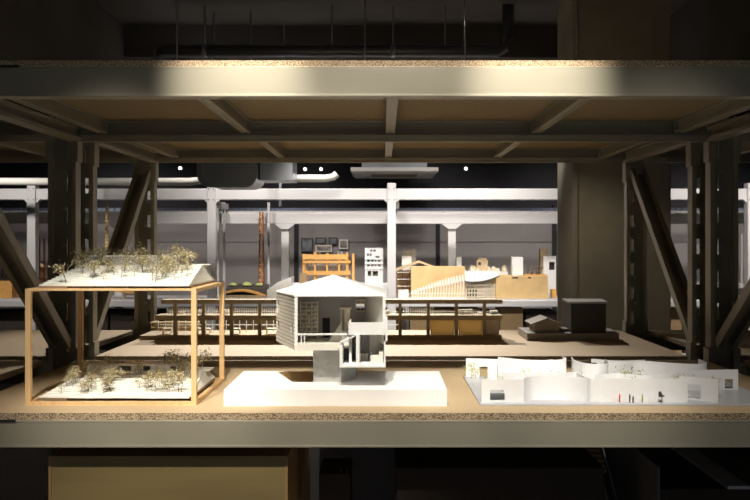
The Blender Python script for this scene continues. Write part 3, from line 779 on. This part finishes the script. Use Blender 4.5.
# thin pole rack at right of it
# white tower block
t = mk('tower_block_model', 'white multi-storey block model with small punched windows', loc=(X(374, 6.5), 6.55, zb0))
x0, x1 = X(365, 6.5), X(383, 6.5); zt = Z(248, 6.5); W = x1 - x0
def wn(u0, u1, py0, py1): return (u0 * W, u1 * W, Z(py1, 6.5), Z(py0, 6.5))
hl = [wn(.28, .40, 249.5, 251.5), wn(.46, .60, 249.5, 251.5), wn(.10, .22, 253.5, 256), wn(.27, .36, 253.5, 256), wn(.58, .80, 256, 258), wn(.12, .26, 260, 262), wn(.34, .48, 260, 262), wn(.54, .64, 260, 262), wn(.72, .86, 260, 262), wn(.12, .26, 264.5, 266.5), wn(.34, .48, 264.5, 266.5), wn(.54, .64, 264.5, 266.5), wn(.72, .86, 264.5, 266.5), wn(.15, .35, 271, 276), wn(.42, .72, 271, 276)]
MB().panel((x0, 6.5), (x1, 6.5), .01, zb0, zt, hl).build('facade', 'white', t)
MB().box(x0, x0 + .01, 6.511, 6.65, zb0, zt).box(x1 - .01, x1, 6.511, 6.65, zb0, zt).box(x0, x1, 6.65, 6.66, zb0, zt).box(x0 + .01, x1 - .01, 6.511, 6.65, zt - .01, zt).build('shell', 'white', t)
b = MB()
for py in (259, 263.5, 268.5): b.box(x0 - .005, x1 + .005, 6.488, 6.5, Z(py, 6.5) - .004, Z(py, 6.5) + .004)
b.build('ledge', 'white', t)
bx('core', 'taupe', t, x0 + .02, x1 - .02, 6.56, 6.57, zb0, zt - .02)
# pictures on the back wall
def picture(px0, px1, py0, py1, label, fm, im):
    Y = 8.46; t = thing('wall_picture', (fx((px0 + px1) / 2, Y), Y, fz(py1, Y)), label, 'picture', None)
    bx('frame', fm, t, fx(px0, Y), fx(px1, Y), Y, 8.484, fz(py1, Y), fz(py0, Y)); e = 1.2
    bx('image', im, t, fx(px0 + e, Y), fx(px1 - e, Y), Y - .004, Y, fz(py1 - e, Y), fz(py0 + e, Y))
M['pic1'] = mat('print_brown', (.16, .13, .11), .6, col2=(.45, .40, .36), thr=(.4, .6), scale=14)
M['pic2'] = mat('print_grey', (.10, .11, .13), .6, col2=(.28, .28, .30), thr=(.4, .6), scale=10)
picture(339, 348, 239.5, 249, 'small square picture in a white frame on the grey back wall', 'white', 'pic1')
picture(315.5, 332, 245, 252, 'wide low picture in a pale frame on the grey back wall', 'warmwhite', 'pic1')
picture(301, 313, 238, 252, 'dark unframed print on the grey back wall, leftmost of the prints', 'slate', 'pic2')
picture(315, 326, 237.5, 244, 'dark unframed print directly above the wide low picture', 'slate', 'pic2')
picture(328.5, 337.5, 237.5, 244.8, 'dark print between the wide picture and the white framed one', 'slate', 'pic2')
# chimney building & gable building
t = mk('chimney_building_model', 'pale grey block model with four dark chimneys behind the gable-roofed wooden model', loc=(X(408, 6.7), 6.66, DZ))
bx('body', 'warmwhite', t, X(402, 6.65), X(411.5, 6.65), 6.65, 6.74, DZ, Z(256, 6.65)); bx('tower', 'taupe', t, X(411.5, 6.65), X(416, 6.65), 6.66, 6.74, DZ, Z(249, 6.65))
for k in range(4): bx('chimney', 'umber', t, X(403.3 + k * 2, 6.65), X(404.5 + k * 2, 6.65), 6.68, 6.69, Z(256, 6.65), Z(250, 6.65))
t = mk('gable_building_model', 'wooden model with a broad tan gable roof and white floors', loc=(X(412, 6.45), 6.5, DZ))
Yg = 6.68
Yg = 6.38
x0, xm, x1 = X(397, 6.46), X(419, 6.46), X(437, 6.46)
b = MB().yprism([(x0 - .03, Z(269.5, 6.46)), (xm, Z(260.5, 6.46)), (xm, Z(262.5, 6.46)), (x0 - .03, Z(272, 6.46))], 6.455, 6.60); b.yprism([(x1 + .02, Z(268, 6.46)), (x1 + .02, Z(270, 6.46)), (xm, Z(262.5, 6.46)), (xm, Z(260.5, 6.46))], 6.455, 6.60)
b.build('roof', 'cork', t)
b = MB()
for py in (272, 279, 286): b.box(x0, x1, 6.46, 6.60, Z(py, 6.46) - .006, Z(py, 6.46))
b.build('floor_plate', 'warmwhite', t)
b = MB()
for k in range(9):
    x = x0 + .005 + k * (x1 - x0 - .01) / 8; b.box(x - .004, x + .004, 6.465, 6.473, DZ, Z(272 if k in (0, 8) else 270, 6.46))
b.build('column', 'redwood', t)
bx('back_panel', 'umber', t, x0, x1, 6.59, 6.60, DZ, Z(271, 6.46))
b = MB().box(X(398), X(408), 6.30, 6.38, DZ, Z(290, 6.3))
tag(b.build('display_plinth', 'white'), 'low white plinth in front of the gable-roofed wooden model', 'plinth')
# white curved roof with ribs
t = mk('curved_roof_model', 'white model with a sagging ribbed roof over a pale yellow grid front', loc=(X(482, 6.3), 6.4, DZ))
b = MB(); lo = []; hi_ = []
for i in range(13):
    u = i / 12; px = 465.5 + 34 * u; sag = 4.5 * (1 - (2 * u - .75) ** 2 / 1.6)
    lo.append((X(px, 6.3), Z(279.5 + sag - 3 * u, 6.3))); hi_.append((X(px, 6.3), Z(278.3 + sag - 3 * u, 6.3)))
b.yprism(lo + hi_[::-1], 6.30, 6.33); b.build('roof_edge', 'slate', t)
b = MB(); hb = [(x, z + .006) for x, z in hi_]; 
for i in range(12):
    (xa, za), (xb_, zb__) = hb[i], hb[i + 1]
    rise = Z(272.5, 6.3) - za; rise2 = Z(272.5, 6.3) - zb__
    b.hexa([(xa, 6.305, za - .005), (xb_, 6.305, zb__ - .005), (xb_, 6.60, zb__ - .005 + rise2), (xa, 6.60, za - .005 + rise), (xa, 6.305, za), (xb_, 6.305, zb__), (xb_, 6.60, zb__ + rise2), (xa, 6.60, za + rise)])
b.build('roof', 'white', t)
b = MB()
for i in range(13):
    xa, za = hb[min(i, 12)]; b.bar((xa, 6.300, za + .006), (xa + .03, 6.58, Z(272.5, 6.3) + .008), .010, .012)
b.build('roof_rib', 'white', t)
b = MB()
for k in range(12): b.box(X(466 + k * 2.8, 6.32), X(466.8 + k * 2.8, 6.32), 6.335, 6.345, DZ, Z(282, 6.32))
for py in (285, 289, 293, 297): b.box(X(466, 6.32), X(497, 6.32), 6.334, 6.344, Z(py, 6.32) - .005, Z(py, 6.32) + .004)
b.build('grid_front', 'cream', t)
bx('wall', 'warmwhite', t, X(466, 6.32), X(495, 6.32), 6.40, 6.41, DZ, Z(285, 6.32))
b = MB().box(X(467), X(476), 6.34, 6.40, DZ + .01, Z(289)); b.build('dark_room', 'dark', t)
# rising row of ribs
r = mk('ribbed_vault_model', 'row of slender white ribs rising in a wave before the tall golden plywood box', loc=(X(437, 6.31), 6.31, DZ))
bx('base', 'white', r, X(409, 6.29), X(466, 6.29), 6.28, 6.345, DZ, DZ + .012)
b = MB().box(X(409, 6.29), X(466, 6.29), 6.281, 6.284, Z(293.5, 6.28) - .002, Z(293.5, 6.28) + .003)
for k in range(9): x = X(409.5 + k * 7, 6.28); b.box(x, x + .004, 6.281, 6.284, DZ + .012, Z(293.5, 6.28))
b.build('railing', 'white', r)
for k in range(19):
    u = k / 18; x = X(412 + 50.5 * u, 6.3); top = Z(291 - 16.5 * u ** 1.15 - 2 * math.sin(u * PI), 6.3); b = MB()
    pts = [(x, 6.29, DZ + .012)] + [(x + .012 * math.sin(a), 6.29 + .045 * (1 - math.cos(a)) / 2, DZ + .012 + (top - DZ - .012) * math.sin(a / 2)) for a in (PI * .3, PI * .6, PI * .85, PI)]
    b.tube(pts, .0045, 5, r1=.0035).tube([(pts[-1][0], pts[-1][1], pts[-1][2] - .07 * min(1, u + .3)), pts[-1]], .007, 5, r1=.003); b.build('rib', 'white', r)
# cream castle on the second crate/behind
t = mk('castle_model', 'knobbly cream model with a small dark window, above the sagging white roof', loc=(X(486, 6.72), 6.72, DZ))
y = 6.72
bx('plinth', 'warmwhite', t, X(470, y), X(507, y), y - .06, y + .10, DZ, Z(271.5, y))
b = MB().box(X(476.5, y), X(487.5, y), y - .04, y + .06, Z(271.5, y), Z(260, y)); b.box(X(478, y), X(486, y), y - .03, y + .05, Z(260, y), Z(258, y)); b.build('keep', 'cork', t)
bx('window', 'slate', t, X(478, y - .04), X(481, y - .04), y - .044, y - .04, Z(265, y), Z(262, y))
rnd = random.Random(11); b = MB()
for k in range(16):
    px = rnd.uniform(471, 505); r_ = rnd.uniform(.018, .035); zc = Z(271.5, y); 
    b.lathe(X(px, y), y + rnd.uniform(-.03, .05), [(r_ * math.cos(a), zc + r_ * 2.0 * math.sin(a)) for a in [i * PI / 10 for i in range(5)]], 8)
b.build('mounds', 'cream', t)
# white block, twigs
zc2 = Z(276, 6.3) - .003 + .003
t = tag(bx('white_block_model', 'white', None, X(512.5, 6.42), X(523, 6.42), 6.42, 6.52, zc2, Z(257, 6.42)), 'plain upright white block standing on the golden plywood box', 'architectural model')
t = mk('twig_grove_model', 'tangle of brown twigs on a thin board beside the plain white block', loc=(X(532, 6.45), 6.45, zc2))
bx('board', 'orange', t, X(524.5, 6.4), X(546, 6.4), 6.36, 6.55, zc2, zc2 + .012)
rnd = random.Random(6)
for k in range(16):
    x = rnd.uniform(X(526), X(542)); yy = rnd.uniform(6.38, 6.53); b = MB(); z0 = zc2 + .012
    q = Vector((x + rnd.uniform(-.04, .05), yy + rnd.uniform(-.03, .03), z0 + rnd.uniform(.05, .11)))
    b.tube([(x, yy, z0), q], .004, 4, r1=.002); m_ = Vector((x, yy, z0)).lerp(q, .6); b.tube([m_, m_ + Vector((rnd.uniform(-.03, .03), 0, .03))], .003, 4)
    b.build('twig', 'twig', t)
# right tall cream/white building
t = mk('narrow_tower_model', 'narrow white model with dark openings in the corner by the concrete column', loc=(X(549, 6.7), 6.62, DZ))
Yt = 6.72
bx('cream_tower', 'cork', t, X(540.5, Yt), X(548, Yt), Yt, Yt + .1, DZ, Z(249, Yt))
x0, x1 = X(543.5, 6.66), X(556, 6.66)
MB().panel((x0, 6.66), (x1, 6.66), .01, DZ, Z(256, 6.66), [((x1 - x0) * .45, (x1 - x0) * .9, Z(270, 6.66), Z(262, 6.66))]).build('facade', 'white', t)
MB().box(x0, x0 + .01, 6.671, 6.715, DZ, Z(256, 6.66)).box(x1 - .01, x1, 6.671, 6.715, DZ, Z(256, 6.66)).build('side_wall', 'white', t)
bx('dark_core', 'slate', t, x0 + .02, x1 - .012, 6.70, 6.712, DZ, Z(257, 6.66))
t = tag(bx('red_box', 'orange', None, X(551, 6.55), X(555.5, 6.55), 6.5, 6.6, DZ, Z(289, 6.55)), 'small orange-red carton beside the golden box and the concrete column', 'box')
t = tag(bx('white_panel_model', 'warmwhite', None, X(456.5, 6.7), X(461.5, 6.7), 6.70, 6.76, DZ, Z(257, 6.7)), 'upright pale slab model peeking above the tall golden plywood box', 'architectural model')
t = mk('white_rail_model', 'long low white model with fine railings in front of the white post', loc=(X(390, 6.33), 6.33, DZ))
b = MB().box(X(384, 6.22), X(396, 6.22), 6.30, 6.36, DZ, Z(294, 6.3)); b.build('body', 'white', t)
b = MB()
for k in range(9): b.box(X(385 + k * 1.3, 6.2), X(385.4 + k * 1.3, 6.2), 6.305, 6.309, Z(294, 6.3), Z(288, 6.3))
b.box(X(384.5, 6.2), X(396, 6.2), 6.304, 6.309, Z(288.2, 6.3), Z(287.6, 6.3))
b.build('railing', 'white', t)

# left group
t = mk('golden_tower_model', 'slim golden tiered tower model behind the left twig landscape', loc=(X(107, 6.5), 6.5, DZ))
tx = X(107, 6.5); b = MB(); z = DZ; zz = Z(205, 6.5); n = 26
pr = []
for k in range(n):
    a = DZ + (zz - DZ) * k / n; a1 = DZ + (zz - DZ) * (k + 1) / n; r_ = .030 * (1 - .45 * k / n)
    pr += [(r_, a), (r_, a + (a1 - a) * .55), (r_ * .78, a + (a1 - a) * .6), (r_ * .78, a1 - .0005)]
pr += [(.006, zz), (.003, zz + .03)]
b.lathe(tx, 6.5, pr, 8); b.build('tower', 'gold', t)
t = mk('red_timber_model', 'rust-red timber frame model behind the left white post', loc=(X(28, 6.45), 6.45, DZ))
b = MB()
for k, px in enumerate((20, 25.5, 39, 44)):
    b.box(X(px, 6.42) - .008, X(px, 6.42) + .008, 6.42, 6.436, DZ, Z(262 if k < 2 else 232 + k * 2, 6.42))
for py in (262, 270, 279, 288): b.box(X(18, 6.42), X(47, 6.42), 6.415, 6.42, Z(py, 6.42) - .008, Z(py, 6.42) + .008)
b.build('frame', 'redwood', t)
b = MB()
for py in (267, 276, 285, 294): b.box(X(19, 6.5), X(46, 6.5), 6.44, 6.56, Z(py, 6.5) - .006, Z(py, 6.5))
b.build('floor_plate', 'cork', t)
bx('back_panel', 'cork', t, X(20, 6.57), X(46, 6.57), 6.57, 6.58, DZ, Z(264, 6.57))
t = mk('dark_forest_model', 'dark conifer grove model on an orange base at the far left', loc=(X(6, 6.5), 6.5, DZ))
bx('base', 'orange', t, X(-14, 6.4), X(12, 6.4), 6.4, 6.65, DZ, Z(281, 6.4)); zq = Z(281, 6.4)
for k in range(9):
    px = -12 + k * 2.9; xq = X(px, 6.5); hh = .16 + .08 * ((k * 7) % 4) / 4
    MB().lathe(xq, 6.5 + .02 * (k % 3), [(.004, zq), (.004, zq + .02), (.035, zq + .022), (.018, zq + hh * .5), (.024, zq + hh * .52), (.002, zq + hh)], 7).build('conifer', 'slate', t)
t = mk('arched_bridge_model', 'low orange wooden model under the upper twig landscape', loc=(X(128, 6.35), 6.35, DZ))
b = MB(); pts = []
for i in range(11):
    u = i / 10; pts.append((X(52 + 90 * u, 6.3), DZ + .05 + .05 * math.sin(u * PI)))
b.yprism(pts + [(a, z - .02) for a, z in pts[::-1]], 6.30, 6.42); b.build('deck', 'orange', t)
b = MB()
for i in range(0, 11, 2): b.box(pts[i][0] - .006 if i else pts[i][0], pts[i][0] + .006 if i < 10 else pts[i][0] , 6.31, 6.33, DZ, pts[i][1] - .02)
b.build('pier', 'mdf', t)
t = mk('comb_fence_model', 'yellow comb-like slatted model on the second rack behind the left upright', loc=(-1.22, 1.9, 1.04))
Yc = 2.3
b = MB().box(-1.30, -1.02 - .02, Yc, Yc + .05, 1.04, 1.075).box(-1.30, -1.04, Yc, Yc + .05, 1.10, 1.106)
for k in range(20): b.box(-1.298 + k * .0135, -1.293 + k * .0135, Yc, Yc + .005, 1.075, 1.10)
b.build('slats', 'gold', t)

# right group beyond column
def small(px0, px1, py, Y, d, m, label, name='box_model'):
    return tag(bx(name, m, None, X(px0, Y), X(px1, Y), Y, Y + d, DZ, Z(py, Y), bevel=.003), label, 'architectural model')
t = mk('townscape_model', 'cluster of tiny pale block houses right of the concrete column', loc=(X(690, 6.5), 6.5, DZ))
bx('base', 'warmwhite', t, X(676, 6.3), X(719, 6.3), 6.3, 6.75, DZ, Z(292, 6.3)); zq = Z(292, 6.3); rnd = random.Random(12)
for k in range(8):
    for j in range(3):
        x = X(679 + k * 5.2, 6.4); yy = 6.36 + j * .12; w_ = rnd.uniform(.02, .035); MB().box(x, x + w_, yy, yy + .05, zq, zq + rnd.uniform(.02, .10)).build('block_house', rnd.choice(('taupe', 'warmwhite', 'greycard')), t)
t = mk('raised_tray_model', 'grey tray model on legs with small cream blocks at the far right', loc=(X(735, 6.5), 6.5, DZ))
bx('tray', 'greycard', t, X(722.5, 6.4), X(765, 6.4), 6.4, 6.7, Z(288, 6.4), Z(284, 6.4))
for px in (723.5, 763):
    for yy in (6.41, 6.68): bx('leg', 'slate', t, X(px, 6.4), X(px + 1.2, 6.4), yy, yy + .012, DZ, Z(288, 6.4))
bx('cream_block', 'cork', t, X(734, 6.5), X(738.5, 6.5), 6.5, 6.56, Z(284, 6.4), Z(271, 6.5)); bx('grey_post', 'greycard', t, X(741, 6.5), X(743, 6.5), 6.5, 6.53, Z(284, 6.4), Z(234, 6.5))
t = mk('round_hill_model', 'low cream hill model beneath the grey tray at the far right', loc=(X(732, 6.26), 6.3, DZ))
b = MB(); b.lathe(X(734, 6.34), 6.34, [(.055, DZ), (.052, DZ + .02), (.045, DZ + .035), (.03, DZ + .045), (.01, DZ + .047)], 20); b.build('hill', 'cork', t)


# ------------------------------------------------------------------ services under the ceiling
t = thing('ceiling_pipe', (-.4, 5, 3.15), 'thick dark pipe running level under the ceiling above the racks', 'pipe')
Yp = 5.0; zp = fz(51, Yp)
pts = [(fx(158, Yp) - .02, Yp + .9, zp), (fx(158, Yp) - .02, Yp + .12, zp), (fx(158, Yp) + .03, Yp + .03, zp), (fx(158, Yp) + .12, Yp, zp), (fx(498, Yp), Yp, zp), (fx(504, Yp), Yp, zp + .03), (fx(508, Yp), Yp, zp + .10), (fx(508, Yp), Yp, ZC)]
MB().tube(pts, .052, 14).build('pipe', 'pipe', t)
for px in (205, 332, 393, 445): MB().tube([(fx(px, Yp), Yp, zp), (fx(px, Yp), Yp, ZC)], .006, 6).build('hanger_rod', 'duct', t)
for px in (205, 393): MB().tube([(fx(px, Yp) - .02, Yp, zp), (fx(px, Yp) + .02, Yp, zp)], .058, 14).build('clamp', 'duct', t)
for px, Y, lab in ((177, 4.0, 'thin threaded rod hanging from the ceiling, furthest left'), (365, 4.2, 'thin threaded rod hanging from the ceiling above the centre'), (465, 4.2, 'thin threaded rod hanging from the ceiling right of the centre'), (577, 3.6, 'thin threaded rod hanging from the ceiling towards the right')):
    b = MB().tube([(fx(px, Y), Y, 2.75), (fx(px, Y), Y, ZC)], .005, 6).tube([(fx(px, Y), Y, 2.9), (fx(px, Y), Y, 2.93)], .012, 6)
    tag(b.build('ceiling_rod', 'duct'), lab, 'rod')
t = thing('ceiling_tray', (1.4, 6.4, 2.9), 'dark steel box frame hanging below the ceiling by the pipe end', 'cable tray')
b = MB()
for x in (fx(517, 6.4), fx(531, 6.4)): b.box(x, x + .03, 6.4, 6.43, 2.9, ZC)
b.box(fx(517, 6.4), fx(531, 6.4) + .03, 6.4, 6.5, 2.88, 2.9); b.build('tray', 'black', t)
# level white pipe
t = thing('white_pipe', (-1.9, 5.6, 2.1), 'long pale pipe with an upturned end below the dark ceiling', 'pipe')
Yq = 5.7; zq = fz(178.5, Yq)
pts = [(fx(-60, Yq), Yq, zq - .03), (fx(190, Yq), Yq, zq - .03), (fx(215, Yq), Yq, zq), (fx(326, Yq), Yq, zq), (fx(333, Yq), Yq, zq + .012), (fx(337, Yq), Yq, zq + .045)]
MB().tube(pts, .036, 12).build('pipe', 'wpipe', t)
for q in (284, 60): MB().tube([(fx(q, Yq), Yq, zq + .03), (fx(q, Yq), Yq, ZC)], .009, 6).build('hanger_rod', 'wpipe', t)
# rounded duct
t = thing('air_duct', (fx(227, 5), 5, 2.06), 'round-cornered galvanised duct hanging at upper left', 'duct')
x0, x1, z0, z1 = fx(198, 4.9), fx(255, 4.9), fz(185.5, 4.9), 2.62
def rr(x0, x1, z0, z1, r_, n=5):
    o = []
    for cx, cz, a0 in ((x1 - r_, z1 - r_, 0), (x0 + r_, z1 - r_, 90), (x0 + r_, z0 + r_, 180), (x1 - r_, z0 + r_, 270)):
        for i in range(n + 1):
            a = math.radians(a0 + 90 * i / n); o.append((cx + r_ * math.cos(a), cz + r_ * math.sin(a)))
    return o
MB().yprism(rr(x0, x1, z0, z1, .10), 4.95, 5.55).build('duct_body', 'duct', t)
b = MB(); outer = rr(x0 - .015, x1 + .015, z0 - .015, z1 + .015, .11); inner = rr(x0 + .03, x1 - .03, z0 + .03, z1 - .03, .08)
n = len(outer); va = [[b.bm.verts.new((p_[0], yy, p_[1])) for p_ in ring] for yy, ring in ((4.92, outer), (4.92, inner), (4.95, outer), (4.95, inner))]
for i in range(n):
    j = (i + 1) % n
    b.bm.faces.new((va[0][i], va[0][j], va[1][j], va[1][i])); b.bm.faces.new((va[0][i], va[2][i], va[2][j], va[0][j])); b.bm.faces.new((va[1][i], va[1][j], va[3][j], va[3][i])); b.bm.faces.new((va[2][i], va[3][i], va[3][j], va[2][j]))
b.build('flange', 'duct', t)
for q in (x0 + .08, x1 - .08): MB().tube([(q, 5.2, z1), (q, 5.2, ZC)], .006, 6).build('hanger_rod', 'duct', t)
bx('side_box', 'duct', t, x1 + .015, x1 + .30, 5.1, 5.5, z0 + .06, z1 - .05)
# ceiling cassette
t = thing('ceiling_cassette', (fx(394, 7.2), 7.2, 2.3), 'pale air-conditioning cassette hanging above the centre of the white rack', 'air conditioner')
xc, yc, zc = fx(394.5, 7.0), 7.45, fz(171, 7.0)
b = MB(); q0 = [(-.48, -.46), (.48, -.46), (.48, .46), (-.48, .46)]; q1 = [(-.33, -.32), (.33, -.32), (.33, .32), (-.33, .32)]
va = [[b.bm.verts.new((xc + a * s_, yc + c * s_, z)) for a, c in q] for q, s_, z in ((q0, 1, zc + .04), (q0, 1, zc), (q0, .93, zc - .02), (q1, 1, zc - .025), (q1, 1, zc - .012))]
for i in range(4):
    for j in range(4): b.bm.faces.new((va[i][j], va[i][(j + 1) % 4], va[i + 1][(j + 1) % 4], va[i + 1][j]))
b.bm.faces.new(va[0]); b.bm.faces.new(va[-1][::-1]); b.build('panel', 'acw', t)
bx('body', 'duct', t, xc - .36, xc + .36, yc - .36, yc + .36, zc + .04, zc + .30)
b = MB()
for k in range(9): b.box(xc - .26, xc + .26, yc - .25 + k * .06, yc - .235 + k * .06, zc - .022, zc - .012)
b.build('grille', 'taupe', t)
for q in (-.3, .3): MB().tube([(xc + q, yc, zc + .3), (xc + q, yc, ZC)], .006, 6).build('hanger_rod', 'duct', t)
# small spotlights seen over the white rack
for px, py, lab in ((180, 168, 'small lit spotlight furthest left, above the pale pipe'), (305, 169, 'small lit spotlight above the pale pipe, left one of the close pair'), (321, 169, 'small lit spotlight near the upturned pipe end, right one of the pair'), (466, 168.5, 'small lit spotlight right of the ceiling cassette')):
    Y = 7.6; x, z = fx(px, Y), fz(py, Y)
    t = thing('spotlight', (x, Y, z), lab, 'spotlight', 'spotlights over the rear aisle')
    MB().tube([(x, Y + .02, z), (x, Y + .12, z + .03)], .030, 12).build('housing', 'black', t)
    MB().tube([(x, Y, z - .002), (x, Y + .02, z)], .016, 12).build('lens', 'lens', t)
    MB().tube([(x, Y + .07, z + .03), (x, Y + .07, ZC)], .006, 6).build('stem', 'black', t)
    
# ------------------------------------------------------------------ storage under the shelf
LZ = .27
t = thing('storage_crate', (fx(167, .1), .5, LZ), 'large tan-fronted storage crate beneath the shelf at left', 'crate')
x0, x1, zt, y0, y1 = fx(46, .1), fx(287, .1), fz(458, .1), .12, .95
bx('front_panel', 'crate', t, x0 + .008, x1 - .008, y0 + .006, y0 + .015, LZ, zt - .010)
for q in (x0, x1 - .008): bx('side_panel', 'pine', t, q, q + .008, y0, y1, LZ, zt)
bx('back_panel', 'crate', t, x0 + .008, x1 - .008, y1 - .01, y1, LZ, zt)
bx('lid', 'crate', t, x0 + .008, x1 - .008, y0 + .004, y1 - .01, zt - .010, zt)
t = thing('storage_box', (fx(337, .5), .5, LZ), 'small dark box with two upright pins beneath the shelf', 'box')
x0, x1 = fx(319, .4), fx(350, .4); zt = fz(474, .4)
bx('body', 'cratedark', t, x0, x1, .4, .62, LZ, zt)
for px in (341, 347): MB().tube([(fx(px, .41), .41, zt), (fx(px, .41), .41, fz(468, .41))], .002, 6).build('pin', 'duct', t)
tag(bx('back_panel_board', 'bluegrey', None, fx(318, .9), fx(545, .9), .98, 1.0, LZ, fz(449, .9) + .12), 'blue-grey board leaning space behind the black boxes beneath the shelf', 'board')
t = thing('storage_box', (fx(500, .3), .5, LZ), 'wide black storage box beneath the shelf at centre right', 'box')
x0, x1, zt = fx(397, .3), fx(603, .3), fz(468, .3)
bx('body', 'cratedark', t, x0, x1, .3, .62, LZ, zt - .012); bx('lid', 'cratedark', t, x0 - .004, x1 + .004, .296, .624, zt - .012, zt)
t = thing('contour_model', (fx(585, .75), .75, LZ), 'stack of brown contour layers beneath the shelf behind the black box', 'architectural model')
zt = fz(470, .7)
bx('stand', 'cratedark', t, fx(545, .7), fx(604, .68), .68, .95, LZ, zt)
for k in range(6):
    b = MB().prism([(fx(541 + k * 4, .7), .68 + k * .03), (fx(604, .7), .66 + k * .02), (fx(604, .7), .95), (fx(548 + k * 5, .7), .95)], zt + k * .014, zt + k * .014 + .010)
    b.build('contour_layer', 'brownlayer', t)
t = thing('storage_box', (fx(690, .3), .5, LZ), 'dark storage box with a pale grey stripe along its lid beneath the shelf at right', 'box')
x0, x1, zt = fx(661, .12), fx(790, .12), fz(500, .12)
x0 = .62
zt = .80
xa, xb = fx(660, .12), fx(800, .12)
bx('body', 'cratedark', t, xa, xb, .12, 1.0, LZ, .79)
bx('side_panel', 'bluegrey', t, xa - .008, xa, .12, 1.0, LZ, .86)
bx('lid_stripe', 'greystrip', t, xa + .21, xa + .28, .12, 1.0, .79, .80); bx('lid_edge', 'cratedark', t, xa + .28, xb, .12, 1.0, .79, .86)

# ------------------------------------------------------------------ lights
def spot(loc, tgt, power, size=40, blend=1.0, col=(1, .86, .68), rad=.03):
    l = bpy.data.lights.new('spot', 'SPOT'); l.energy = power; l.spot_size = math.radians(size); l.spot_blend = blend; l.color = col; l.shadow_soft_size = rad
    o = bpy.data.objects.new('spot', l); C.objects.link(o); o.location = loc
    o.rotation_euler = (Vector(tgt) - Vector(loc)).to_track_quat('-Z', 'Y').to_euler(); return o
def area(loc, tgt, power, sx, sy, col=(1, .95, .9)):
    l = bpy.data.lights.new('area', 'AREA'); l.energy = power; l.shape = 'RECTANGLE'; l.size = sx; l.size_y = sy; l.color = col
    o = bpy.data.objects.new('area', l); C.objects.link(o); o.location = loc
    o.rotation_euler = (Vector(tgt) - Vector(loc)).to_track_quat('-Z', 'Y').to_euler(); return o
WARM = (1, .93, .82)
for x in (-.43, .46):
    spot((x, -1.0, 3.0), (x, 0, 2.03), 270, 21, 1, (1, .93, .80))   # track spots grazing the front beam
spot((.02, -1.0, 3.0), (.02, 0, 2.1), 110, 55, 1, (1, .93, .80))  # added wide lamp lifting the middle of the front beam
for x, tx, pw_, sz in ((-.80, -.80, 215, 25), (-.62, -.70, 190, 22), (-.18, -.14, 235, 26), (.47, .50, 245, 25), (.72, .88, 95, 28)):
    spot((x, -1.25, 3.2), (tx, .24, 1.05), pw_, sz, .9, WARM)  # track spots on the models
spot((0, -1.5, 3.2), (0, .1, 1.7), 18, 100, 1, WARM)  # unseen wide fill over the rack front
spot((-.7, -3.4, 3.3), (-.55, .1, .6), 190, 22, 1, (1, .88, .68), .05)
# back aisle: towards the second rack
for x, pw_ in ((-1.3, 330), (-.25, 900), (.6, 250)):
    spot((x, 4.3, 3.3), (x + .05, 1.8, 1.1), pw_, 46, 1, (1, .94, .87))
spot((.8, 3.0, 2.5), (1.7, 4.0, 1.15), 28, 56, 1, (1, .86, .66))  # added lamp that brightens the concrete column
# back aisle: towards the white rack
for x, y, z, pw_ in ((-3.7, 4.6, 2.72, 110), (-1.9, 5.1, 3.3, 160), (-.75, 5.1, 3.4, 220), (.75, 5.1, 3.4, 220), (1.3, 5.1, 3.4, 90), (3.2, 4.8, 2.72, 120), (4.4, 4.8, 2.72, 120)):
    spot((x, y, z), (x, 6.5, 1.1), pw_, 85, 1, (1, .93, .88), .08)
for x, pw_ in ((-2.6, 50), (-.5, 120), (.5, 130), (1.25, 80)):
    spot((x, 3.9, 2.6), (x, 6.5, 1.0), pw_, 50, 1, (1, .93, .86), .08)  # unseen fills added to brighten the fronts of the rear models
for x in (-3.2, -1.2, .6, 2.2, 4.0):
    spot((x, 7.15, 2.45), (x, 8.5, 1.2), 34, 115, 1, (1, .93, .89), .1)
area((.5, -4.1, 1.2), (.4, 0, .8), 6, 3.0, .8, (.85, .92, 1))   # added unseen soft fill for the dark space beneath the shelf
